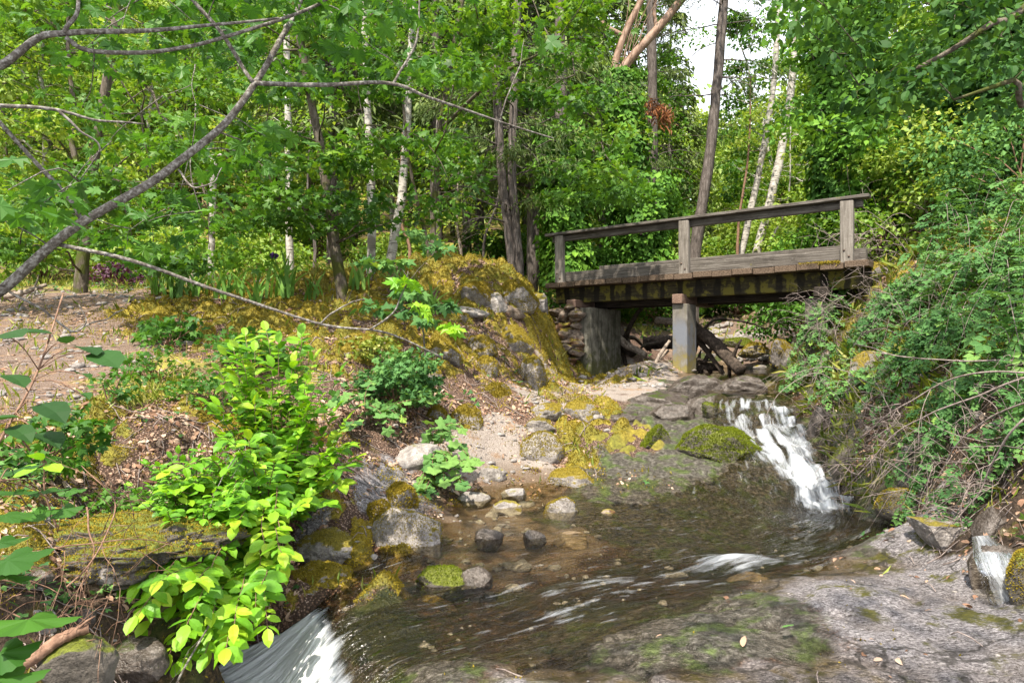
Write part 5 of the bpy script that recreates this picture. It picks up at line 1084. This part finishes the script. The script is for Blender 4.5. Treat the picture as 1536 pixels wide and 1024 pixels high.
def tips_in(rng, poly, n, d0, d1):
    out = []; xs = [p[0] for p in poly]; ys = [p[1] for p in poly]
    while len(out) < n:
        x, y = rng.uniform(min(xs), max(xs)), rng.uniform(min(ys), max(ys)); c = False
        for (x1, y1), (x2, y2) in zip(poly, poly[1:] + poly[:1]):
            if (y1 > y) != (y2 > y) and x < (x2 - x1) * (y - y1) / (y2 - y1) + x1: c = not c
        if c: out.append((x, y, np.interp(y, [min(ys), max(ys)], [d1, d0]) + rng.normal(0, .15)))
    return out
up_tips = tips_in(r, [(345,505),(440,488),(525,560),(545,650),(500,770),(400,750),(320,720),(310,600)], 66, 4.7, 6.0)
leafy_stems('leafy_shrub', 'bright lime green oval leaved shrub growing up the bank, the upper one', gpt(425, 5.6), stems_to(gpt(425, 5.6) - [0, 0, .05], up_tips, r), 'oval', G5, r, .115, .055, start=.3, droop=0, up=1.3)
lo_tips = tips_in(r, [(250,700),(340,640),(440,690),(455,800),(430,900),(370,985),(300,985),(140,960),(130,900),(270,840),(200,780)], 64, 3.75, 4.6) + tips_in(r, [(140,890),(300,840),(340,985),(200,990),(130,960)], 34, 3.6, 4.0)
leafy_stems('leafy_shrub', 'bright lime green oval leaved shrub hanging down over the plunge pool', gpt(390, 4.9), stems_to(gpt(390, 4.9) + [0, 0, .1], lo_tips, r, .28), 'oval', G5, r, .105, .055, start=.35, droop=.25, up=1.2)
sm_tips = tips_in(r, [(190,690),(300,660),(380,690),(350,780),(210,780)], 60, 4.1, 4.8)
leafy_stems('leafy_shrub', 'small leaved green shrub between the mossy ledge and the lime green shrub', gpt(290, 4.9), stems_to(gpt(290, 4.9), sm_tips, r, .15), 'oval', G5, r, .06, .035, start=.3, tone=.3)
# low bushes on the bank
b = gpt(600, 8.0)
shrub('berry_bush', 'dense fine leaved dark green bush on the leafy bank', b, 1.0, .75, 2600, 'lobed', G4, r, .055, 30, flat=.5)
leafy_stems('thimbleberry_bush', 'broad leaved thimbleberry trailing down to the wedge stone', gpt(655, 7.6), stems_to(gpt(655, 7.5), [(690,640,7.2),(665,720,6.7),(640,740,6.7),(700,700,6.9),(680,660,7.1),(710,690,6.9),(650,700,6.8),(625,735,6.7),(645,635,7.4),(690,725,6.7),(668,690,6.8)], r, .12), 'palm', G4, r, .115, .10, start=.3, tone=.85)
leafy_stems('thimbleberry_bush', 'broad leaved thimbleberry beside the dense dark bush, near the lime shrub', gpt(545, 7.4), stems_to(gpt(545, 7.4), [(500,600,7),(530,590,7.2),(560,600,7.4),(520,640,6.8),(580,640,7.2),(600,625,7.4),(640,600,7.6),(560,570,7.6)], r, .12), 'palm', G4, r, .10, .09, start=.3, tone=.6)
for px, d, w, h, n, sz, m, lb in [(165,6.1,.5,.38,88,.05,G1N,'small open seedling with a single stem in the clearing'),(235,7.2,.9,.3,385,.045,G1N,'low feathery green plant on the clearing, right of the seedling'),(255,8.6,.9,.42,275,.09,G1N,'broad leaved low plant at the back of the clearing'),(370,7.8,1.2,.5,605,.07,G1N,'leafy low plant behind the lime green shrub'),(320,6.6,.9,.35,440,.05,G1N,'low green plant left of the lime green shrub'),(550,8.9,.7,.3,600,.05,G12,'grassy green tuft high on the bank by the golden cushion'),(150,4.5,.9,.3,495,.045,G1N,'dark creeping plant on the left slope'),(250,4.9,.8,.25,440,.045,G1N,'dark creeping plant nearest the small leaved shrub'),(60,4.6,.8,.4,330,.07,G1N,'leafy plant at the left edge of the slope')]:
    shrub('low_plant', lb, gpt(px, d), w, h, n, 'lobed', m, r, sz, 18, 'plant', flat=.4)
# big near leaves at the left edge
def single_leaves(name, label, cat, stem, leaves, kind, mat, rng, bk=B_RED, rr=.005):
    P = curve(pts(*stem), 20); t = thing(name, label, cat, P[0]); st = MB(); st.tube(P, np.linspace(rr, rr * .5, 20), 6); lv = MB()
    for px, py, d, s_, az, tn in leaves:
        c = at(px, py, d); a = P[np.argmin(np.linalg.norm(P - c, axis=1))]; st.tube(curve([a, (a + c) / 2 + [0, 0, .02], c], 6), .002, 4)
        T = unit(np.array([[math.cos(az), -.6, .5 * math.sin(az) - .1]])); N = unit(np.array([[0, -.12, 1.]]) + rng.normal(0, .2, (1, 3)))
        add_leaves(lv, c[None], T, N, np.array([s_]), kind, rng, 1.15, v=np.array([tn]))
    st.build('stems', bk, t); lv.build('leaves', mat, t, False)
r = rng_of(91)
single_leaves('bramble_plant', 'dark leaved bramble shoot at the left edge below the maple bough', 'bramble', [(-80,800,2.0),(0,660,2.1),(55,560,2.2),(95,440,2.35)], [(120,520,2.1,.10,.2,.1),(140,528,2.1,.13,-.1,.05),(100,515,2.1,.06,1.2,.1),(10,562,2.0,.11,.0,.1),(60,606,2.0,.13,0,.05),(115,560,2.1,.07,.2,.15),(120,590,2.2,.06,.3,.1),(15,640,2.0,.12,-.1,.05),(5,500,2.0,.11,.1,.1),(80,500,2.2,.11,2.9,.1),(30,625,2.0,.10,3.1,.1),(55,650,2.1,.14,.1,.05)], 'oval', G6, r)
single_leaves('thimbleberry_plant', 'large leaved thimbleberry at the lower left edge', 'thimbleberry', [(-120,1050,1.8),(-50,860,1.9),(0,720,2.1)], [(0,835,1.8,.12,.2,.2),(0,770,2.0,.10,.3,.3),(15,735,2.2,.09,.1,.25),(60,735,2.4,.09,.2,.3),(90,760,2.4,.08,-.1,.3),(20,705,2.3,.09,.5,.2),(30,925,1.75,.13,.25,.3),(-10,975,1.7,.11,.3,.25),(-20,1010,1.65,.12,-.2,.3),(100,735,2.6,.08,.3,.3),(45,765,2.3,.08,-.4,.2),(-15,860,1.8,.11,.5,.25),(-10,810,1.9,.10,.1,.2)], 'palm', G1N, r)
single_leaves('thimbleberry_seedling', 'three lime green leaves on one stalk beside the mossy left slope', 'thimbleberry', [(85,790,2.75),(68,740,2.7),(66,700,2.7)], [(64,690,2.7,.085,1.6,.9),(70,696,2.7,.10,.05,.95),(60,698,2.7,.095,3.5,.9)], 'oval', G5, r)
# ---------------------------------------------------------------- right bank brambles
r = rng_of(101)
def bramble(label, px, d, w, h, nst, seed, tone, kind='pin', mat=G4, size=.13, gap=.06):
    rng = rng_of(seed); b = gpt(px, d); stems = []; nst = int(nst * (.62 if d > 7 else .42))
    for i in range(nst):
        az = rng.uniform(0, 6.28); L = w / 2 * rng.uniform(.5, 1.1); x, y = b[0] + math.cos(az) * L, b[1] + math.sin(az) * L; e = np.array([x, y, gz(x, y)[0] + h * rng.uniform(.15, .8)])
        o = b + rng.normal(0, .25 * w / 2, 3) * [1, 1, 0]; o[2] = gz(o[0], o[1])[0]; stems.append(arch(o, e, h * rng.uniform(.5, 1)))
    return leafy_stems('bramble_bush', label, b, stems, kind, mat, rng, size, gap, 'bramble', .15, .6, B_DRY, .004, 1.2, .3, 1.1, tone)
for i, (px, d, w, h, n, tn, lb) in enumerate([(1400,9,2.0,.5,40,.45,'bramble on the slope just right of the bridge end'),(1480,8.2,2.0,.6,42,.5,'bramble high on the right slope'),(1550,6.6,1.7,.6,42,.55,'bramble at the right edge with long pale stalks'),(1455,7.2,1.8,.45,40,.4,'low bramble in the middle of the right bank'),(1375,7.6,1.2,.3,20,.35,'sparse bramble above the mossy rock on the right bank'),(1510,5.7,1.3,.4,32,.5,'bramble beneath the long grey canes at the right edge'),(1430,6.1,1.2,.35,26,.4,'bramble low on the right bank among grey canes'),(1320,9.6,1.0,.4,12,.3,'thin bramble beside the right abutment'),(1225,9.7,1.0,.35,18,.6,'fresh leaved bramble at the top of the small waterfall'),(1275,8.6,.9,.3,16,.6,'fresh leaved bramble overhanging the small waterfall'),(1480,4.9,.8,.3,16,.3,'dark bramble over the big grey rock'),(1600,8.5,2.0,.9,40,.6,'tall bramble beyond the right edge of the slope'),(1600,4.7,1.5,.5,40,.5,'bramble spilling in low at the right edge above the side trickle'),(1230,11.2,.9,.7,18,.6,'bluish leaved bramble hiding the foot of the right abutment')]):
    bramble(lb, px, d, w, h, n, 500 + i, tn)
for i, (px, d, w, h, n, lb) in enumerate([(1540,5.2,.9,.6,10,'blue green feathery leaved plant leaning in at the right edge'),(1440,9.8,1.4,.7,16,'feathery leaved plant on the slope crest below the sunlit shrub')]):
    bramble(lb, px, d, w, h, n, 530 + i, .55, 'pin', G4, .22, .12)
def canes(label, lines, twigs, rng, rad=.006, mat=None, name='dead_bramble', tang=()):
    mb = MB()
    for ln in lines:
        P = wobble(curve(pts(*ln), 30), .03, int(rng.integers(1e6)), 3); mb.tube(P, np.linspace(rad, rad * .45, 30), 5)
        for _ in range(twigs):
            a = P[int(rng.integers(6, 29))]; e = a + rng.normal(0, .16, 3) + [0, -.05, -.12]; Q2 = limb(mb, a, e, rad * .4, rad * .18, rng, .2, 7, 3, .12)
            for _ in range(2): limb(mb, Q2[int(rng.integers(2, 6))], e + rng.normal(0, .09, 3), rad * .25, rad * .12, rng, .1, 4, 3)
    for (px, py, d, n, L) in tang:
        b = at(px, py, d); b[2] = min(b[2], gz(b[0], b[1])[0] + .9)
        for _ in range(n):
            a = b + rng.normal(0, L * .22, 3); D = unit(rng.normal(0, 1, 3) * [1, .7, .7] + [-.5, -.3, -.2]); Q2 = limb(mb, a, a + D * L * rng.uniform(.4, 1.1), rad * .55, rad * .2, rng, rng.uniform(-.1, .5), 9, 3, .08)
            for _ in range(3): limb(mb, Q2[int(rng.integers(2, 8))], Q2[6] + rng.normal(0, L * .22, 3), rad * .28, rad * .12, rng, .1, 4, 3)
    b0_ = mb.v[0].mean(0); o = link(name, mb.mesh(name, mat or B_DRY, b0_), None, b0_); tag(o, label, 'bramble' if 'bramble' in name else 'twigs'); return o
canes('long grey dead canes arching down over the right bank to the pool', [[(1620,540,4.4),(1536,570,4.6),(1430,605,5.0),(1350,650,5.4),(1262,735,5.9)],[(1640,565,4.3),(1536,556,4.6),(1440,565,5),(1350,612,5.5),(1280,660,6)],[(1620,560,4.4),(1540,540,5),(1420,541,5.6),(1330,530,6),(1280,515,6.4)],[(1600,580,4.2),(1530,632,4.3),(1490,690,4.5),(1470,745,4.6),(1435,782,4.7)],[(1640,600,4.1),(1540,600,4.4),(1450,650,4.9),(1400,720,5.2)]], 7, r, .009)
canes('tangle of grey dead twigs in front of the dark right abutment', [], 0, r, .007, tang=[(1235,455,10.2,16,.75),(1255,500,9.8,14,.7),(1280,440,10.2,10,.6)])
canes('spray of dead twigs hanging beside the top of the small waterfall', [[(1260,575,9),(1220,560,9.1),(1170,590,9.0),(1148,625,8.8)],[(1290,560,8.6),(1230,550,8.8),(1180,570,8.8)]], 4, r, .006, tang=[(1225,560,9.3,12,.8)])
canes('tangle of dead canes low on the right bank above the mossy rock', [], 0, r, .006, tang=[(1265,640,8.2,18,.7),(1290,700,7.0,16,.6),(1330,650,6.8,26,.8),(1300,690,6.7,18,.6),(1370,600,7.2,18,.9)])
canes('dense dead twig tangle above the big grey rock', [], 0, r, .006, tang=[(1420,700,5.3,26,.7),(1470,760,4.7,20,.5),(1500,700,4.8,18,.6)])
canes('grey dead twig tangle spread over the right slope below the bridge end', [], 0, r, .006, tang=[(1340,470,9,22,1.0),(1400,520,7.8,20,.9),(1450,470,8.2,14,.8)])
canes('heap of dead vines beyond the right bridge end', [], 0, r, .012, tang=[(1310,270,13.2,30,1.3),(1340,300,13,20,1.2)])
canes('dry twigs hanging in the hollow under the left bank', [[(20,830,3.0),(120,812,3.1),(260,818,3.4)],[(130,760,3.3),(135,830,3.2),(115,900,3.1)],[(100,880,3.1),(140,830,3.2),(175,760,3.4),(120,700,3.6)]], 5, r, .005, B_RED, 'dead_twigs', [(80,870,3.1,12,.35),(190,790,3.5,10,.35),(150,930,3.2,10,.3)])
canes('thin bare stem rising from the lime green shrub over the plunge pool', [[(262,1030,3.5),(300,960,3.7),(330,900,3.9),(310,790,4.3),(345,700,4.5),(372,640,4.8)]], 8, r, .006, B_TWG, 'dead_twigs')
canes('dry grass stalks in the sandy wash beside the round mossy boulder', [], 0, r, .003, B_DRY, 'dead_twigs', [(715,660,7.6,10,.45)])
def log(label, line, rad, mat, name='log', cat='log', knots=3, seed=1, n=22):
    rng = rng_of(seed); mb = MB(); P = wobble(curve(pts(*line), n), .03, seed, 2); R = np.broadcast_to(np.asarray(rad, float), 2); mb.tube(P, np.linspace(R[0], R[-1], n), 10, True, .09, seed)
    for _ in range(knots):
        a = P[int(rng.integers(4, n - 4))]; limb(mb, a, a + rng.normal(0, 3.2 * R[0], 3), R[0] * .35, R[0] * .12, rng, .2, 5, 5)
    b0_ = P.mean(0); o = link(name, mb.mesh(name, mat, b0_), None, b0_); tag(o, label, cat)
log('dark wet log slanting down into the green pond beside the pier', [(1036,488,13.2),(1060,505,13.1),(1090,535,12.7),(1112,556,12.3)], (.13,.11), B_LOG, seed=2)
log('thin dark log crossing under the slanting log', [(1040,500,13.4),(1060,525,13.2),(1085,560,12.9)], (.06,.04), B_LOG, seed=3)
log('crooked dark driftwood stick propped behind the pier', [(1042,530,13.3),(1050,505,13.6),(1072,480,14),(1110,481,14.4),(1150,492,14.8)], (.035,.018), B_LOG, 'driftwood', 'driftwood', 3, 4)
log('grey driftwood pole leaning on the left side of the pier', [(975,558,12.9),(990,535,12.9),(1004,510,13)], (.04,.03), B_OLD, 'driftwood', 'driftwood', 2, 5)
log('second grey pole leaning lower on the left side of the pier', [(965,556,13.1),(985,540,13.1),(1004,525,13.1)], (.035,.03), B_OLD, 'driftwood', 'driftwood', 1, 6)
log('pale split log lying on the bank behind the left abutment', [(920,502,15),(945,520,14.6),(968,532,14.2)], (.09,.06), B_OLD, seed=7)
log('short fat dark log lying level behind the pier', [(968,515,15.5),(990,513,15.3),(1012,514,15.2)], (.16,.15), B_LOG, seed=8, knots=1)
log('pale broken log end poking out left of the pier', [(985,480,14.5),(1000,482,14.3),(1020,484,14)], (.075,.07), B_OLD, seed=9, knots=0)
log('dark tangled root log behind the pier foot', [(1035,545,13.3),(1055,550,13.3),(1085,552,13.3)], (.15,.06), B_LOG, seed=10, knots=8)
log('dark stump root behind the left abutment', [(925,500,15.6),(935,515,15.3),(950,532,15)], (.2,.09), B_LOG, 'stump', 'stump', 7, 11)
log('thick brown fallen branch lying at the lower left corner', [(15,1012,2.9),(60,975,2.95),(110,955,3.0),(135,945,3.05)], (.028,.022), B_RED, 'fallen_branch', 'branch', 2, 12)
log('grey timber sleeper lying on the forest floor behind the bank crest', [(668,436,15),(700,428,15.2),(770,430,15.5)], (.07,.07), B_OLD, 'timber', 'timber', 0, 13)
log('dead grey snag standing slanted at the back of the clearing', [(285,425,14),(290,408,14),(296,385,14)], (.05,.02), B_OLD, 'snag', 'snag', 3, 14)
log('dead bare branch lying beside the gravel at the left', [(0,445,11.5),(30,440,11.4),(70,428,11.6)], (.06,.03), B_OLD, 'fallen_branch', 'branch', 3, 15)
# rust coloured dead conifer spray
t = thing('dead_conifer_bough', 'rust brown dead conifer bough hanging behind the madrone', 'bough', at(985, 175, 20)); mb = MB(); st = MB()
for _ in range(12):
    c = at(985 + r.normal(0, 16), 170 + r.normal(0, 16), 20); limb(st, at(978, 150, 20.4), c, .02, .006, r, .1, 6, 4); needle_sprays([(c, .4, r.uniform(0, 6.28))], r, mb, 40, .2)
st.build('twigs', B_CON, t); mb.build('needles', G14, t, False)
# ---------------------------------------------------------------- loose ground cover
def scatter(n, wfun, rng, dmax=15, tmax=.85):
    """points with a density that follows the class weight, denser near the eye"""
    out = []; got = 0
    while got < n:
        m = n * 3; t_ = rng.uniform(-tmax, tmax, m); rr_ = rng.uniform(math.log(4.0), math.log(dmax + 2), m); x = np.exp(rr_) * np.sin(t_); y = np.exp(rr_) * np.cos(t_) - OY
        k = rng.uniform(0, 1, m) < wfun(x, y); out.append(np.stack([x[k], y[k]], 1)); got += k.sum()
        if k.sum() == 0: break
    return np.concatenate(out)[:n]
def above_water(x, y):
    t_, r_ = pol(x, y); w = bil(_wz, np.clip((t_ + .42) / .97 * 155, 0, 155), np.clip((r_ - wrr[0]) / (wrr[-1] - wrr[0]) * 199, 0, 199))
    near_ = np.sqrt(((x[:, None] - FL[::4, 0]) ** 2 + (y[:, None] - FL[::4, 1]) ** 2).min(1)) < 2.2
    return ~((gz(x, y) < w + .015) & near_)
r = rng_of(111)
def lit_w(x, y): return np.clip(cls_w('L', x, y) * 1.0 + .35 * cls_w('B', x, y) + 1.0 * cls_w('M', x, y) * (1 - mm_w(x, y)) + .12 * cls_w('F', x, y) + .06 * cls_w('D', x, y) + .05 * cls_w('G', x, y), 0, 1) * sstep(-.15, .3, perlin(xy3(x, y, .5)) + .1) * above_water(x, y)
XY = scatter(44000, lit_w, r, 14); n = len(XY); dist = XY[:, 1]
P = np.stack([XY[:, 0], XY[:, 1], gz(XY[:, 0], XY[:, 1]) + .008], 1); N = unit(gnorm(XY[:, 0], XY[:, 1]) + r.normal(0, .45, (n, 3))); T = unit(np.cross(N, r.normal(size=(n, 3))))
mb = MB(); add_leaves(mb, P, T, N, (.034 + .0018 * dist) * r.uniform(.5, 1.5, n), 'oval', r, .95, .5); tag(link('leaf_litter', mb.mesh('leaf_litter', G9, smooth=False)), kind='stuff')
def moss_w(x, y): return np.clip(cls_w('M', x, y) * mm_w(x, y), 0, 1) * above_water(x, y)
XY = scatter(150000, moss_w, r, 15); n = len(XY); P = np.stack([XY[:, 0], XY[:, 1], gz(XY[:, 0], XY[:, 1]) - .002], 1)
mb = MB(); add_leaves(mb, P, unit(gnorm(XY[:, 0], XY[:, 1]) + r.normal(0, .5, (n, 3))), unit(r.normal(size=(n, 3))), (.010 + .0017 * XY[:, 1]) * r.uniform(.5, 1.4, n), 'thin', r, 1.4, v=np.clip(.5 + .6 * perlin(xy3(XY[:, 0], XY[:, 1], .8)), 0, 1), vj=.1); tag(link('moss', mb.mesh('moss', G10, smooth=False)), kind='stuff')
def gr_w(x, y): return np.clip(.8 * cls_w('F', x, y) + .15 * cls_w('M', x, y) + .12 * cls_w('G', x, y) + .15 * cls_w('B', x, y), 0, 1) * sstep(-.05, .35, perlin(xy3(x, y + 8, .8))) * above_water(x, y)
XY = scatter(16000, gr_w, r, 24); n = len(XY); P = np.stack([XY[:, 0], XY[:, 1], gz(XY[:, 0], XY[:, 1])], 1)
mb = MB(); add_leaves(mb, P, unit(np.array([0, 0, 1.]) + r.normal(0, .5, (n, 3))), unit(r.normal(size=(n, 3))), (.05 + .008 * XY[:, 1]) * r.uniform(.5, 1.4, n), 'needle', r, 1.6, .2); tag(link('grass', mb.mesh('grass', G12, smooth=False)), kind='stuff')
def gc_w(x, y): return np.clip(.5 * cls_w('F', x, y) * (y > 12) + .35 * cls_w('B', x, y) + .10 * cls_w('L', x, y), 0, 1) * sstep(.05, .4, perlin(xy3(x, y + 30, .7))) * above_water(x, y)
XY = scatter(9000, gc_w, r, 26); n = len(XY); P = np.stack([XY[:, 0], XY[:, 1], gz(XY[:, 0], XY[:, 1]) + r.uniform(.02, .12, n)], 1)
mb = MB(); add_leaves(mb, P, unit(r.normal(size=(n, 3)) * [1, 1, .3]), unit(np.array([0, 0, 1.]) + r.normal(0, .35, (n, 3))), (.035 + .004 * XY[:, 1]) * r.uniform(.5, 1.4, n), 'tris', r); tag(link('ground_cover', mb.mesh('ground_cover', G4, smooth=False)), kind='stuff')
def tw_w(x, y): return np.clip(.8 * cls_w('L', x, y) + .5 * cls_w('B', x, y) + .2 * cls_w('M', x, y) + .25 * cls_w('G', x, y) + .015 * cls_w('S', x, y), 0, 1) * above_water(x, y)
XY = scatter(2600, tw_w, r, 13); mb = MB()
for x, y in XY:
    a = r.uniform(0, 6.28); L = r.uniform(.05, .22) * (1 + .08 * y); u = np.linspace(-.5, .5, 4); X = x + math.cos(a) * L * u + r.normal(0, .006, 4); Y = y + math.sin(a) * L * u + r.normal(0, .006, 4)
    mb.tube(np.stack([X, Y, gz(X, Y) + .006 + r.uniform(0, .025) * np.array([0, 1, 1, .2])], 1), .0022 + .0003 * y, 4)
tag(link('twig_litter', mb.mesh('twig_litter', B_DRY)), kind='stuff')
def pb_w(x, y): return np.clip(.07 * cls_w('W', x, y) + .5 * cls_w('D', x, y) + .5 * cls_w('G', x, y) + .02 * cls_w('S', x, y) + .3 * cls_w('B', x, y), 0, 1) * sstep(-.2, .3, perlin(xy3(x + 60, y, .5)))
XY = scatter(3600, pb_w, r, 22); V0, F0 = ico(2); mb = MB()
for i, (x, y) in enumerate(XY):
    s_ = (.004 + .0022 * y) * r.lognormal(0, .5); A = V0 * (s_ * np.array([r.uniform(.8, 1.4), r.uniform(.7, 1.2), r.uniform(.4, .8)])) * (1 + .18 * r.normal(size=(len(V0), 1))); mb.add(A + [x, y, gz(x, y)[0] + s_ * .15], [F0])
tag(link('pebbles', mb.mesh('pebbles', R_GREY)), kind='stuff')

def dg_w(x, y): return (x > 2.2) * (y < 13) * (y > 6.3) * np.clip(.9 * cls_w('B', x, y) + .8 * cls_w('L', x, y) + .5 * cls_w('M', x, y) + .25 * cls_w('A', x, y), 0, 1) * sstep(-.2, .25, perlin(xy3(x + 11, y, .55)) + .08) * above_water(x, y)
XY = scatter(7000, dg_w, r, 13, .9); n = len(XY); P = np.stack([XY[:, 0], XY[:, 1], gz(XY[:, 0], XY[:, 1])], 1)
mb = MB(); add_leaves(mb, P, unit(np.array([-.45, -.35, .55]) + r.normal(0, .5, (n, 3))), unit(r.normal(size=(n, 3))), (.06 + .012 * XY[:, 1]) * r.uniform(.5, 1.6, n), 'needle', r, .5, .5); tag(link('dry_grass', mb.mesh('dry_grass', G12, smooth=False)), kind='stuff')
# ---------------------------------------------------------------- light and camera
SUN_EL, SUN_AZ = math.radians(57), math.radians(202)      # compass-like: 0 = +Y, clockwise; the sun stands behind the camera's left shoulder
w_ = bpy.data.worlds.new('World'); SC.world = w_; w_.use_nodes = True
nt = w_.node_tree; nt.nodes.clear()
sk = nt.nodes.new('ShaderNodeTexSky'); sk.sky_type = 'NISHITA'; sk.sun_disc = False; sk.sun_elevation = SUN_EL; sk.sun_rotation = SUN_AZ
sk.air_density = 1.0; sk.dust_density = 9; sk.ozone_density = .4
bg = nt.nodes.new('ShaderNodeBackground'); bg.inputs[1].default_value = .15
ow = nt.nodes.new('ShaderNodeOutputWorld'); 
tcw = nt.nodes.new('ShaderNodeTexCoord'); nz = nt.nodes.new('ShaderNodeTexNoise'); nz.inputs['Scale'].default_value = 2.2; nz.inputs['Detail'].default_value = 6; nz.inputs['Roughness'].default_value = .6
mr = nt.nodes.new('ShaderNodeMapRange'); mr.inputs[1].default_value = .30; mr.inputs[2].default_value = .52; mr.inputs[3].default_value = .35; mr.inputs[4].default_value = .95
mxw = nt.nodes.new('ShaderNodeMix'); mxw.data_type = 'RGBA'; mxw.inputs[7].default_value = (4.6, 4.8, 5.1, 1)      # bright thin cloud
nt.links.new(tcw.outputs['Generated'], nz.inputs['Vector']); nt.links.new(nz.outputs['Fac'], mr.inputs[0]); nt.links.new(mr.outputs[0], mxw.inputs[0]); nt.links.new(sk.outputs[0], mxw.inputs[6])
nt.links.new(mxw.outputs[2], bg.inputs[0]); nt.links.new(bg.outputs[0], ow.inputs[0])
sl = bpy.data.lights.new('sun', 'SUN'); sl.energy = 3.9; sl.angle = math.radians(.8); sl.color = (1, .91, .76)
so = bpy.data.objects.new('sun', sl); COL.objects.link(so)
dir_ = Vector((math.sin(SUN_AZ) * math.cos(SUN_EL), math.cos(SUN_AZ) * math.cos(SUN_EL), math.sin(SUN_EL)))
so.rotation_euler = dir_.to_track_quat('Z', 'Y').to_euler(); so.location = dir_ * 60
cam = bpy.data.cameras.new('camera'); co = bpy.data.objects.new('camera', cam); COL.objects.link(co)
co.location = (0, 0, ZC); co.rotation_euler = (math.radians(90), 0, 0)
cam.sensor_width = 36; cam.lens = 24; cam.shift_y = (HY - 512) / 1536; cam.clip_end = 600; cam.clip_start = .05
SC.camera = co
vs = SC.view_settings; vs.view_transform = 'Standard'; vs.look = 'None'; vs.exposure = 1.48; vs.gamma = 1; vs.use_curve_mapping = False
cy = SC.cycles; cy.max_bounces = 7; cy.diffuse_bounces = 4; cy.glossy_bounces = 3; cy.transmission_bounces = 5; cy.transparent_max_bounces = 8
cy.caustics_reflective = False; cy.caustics_refractive = False; cy.sample_clamp_indirect = 4
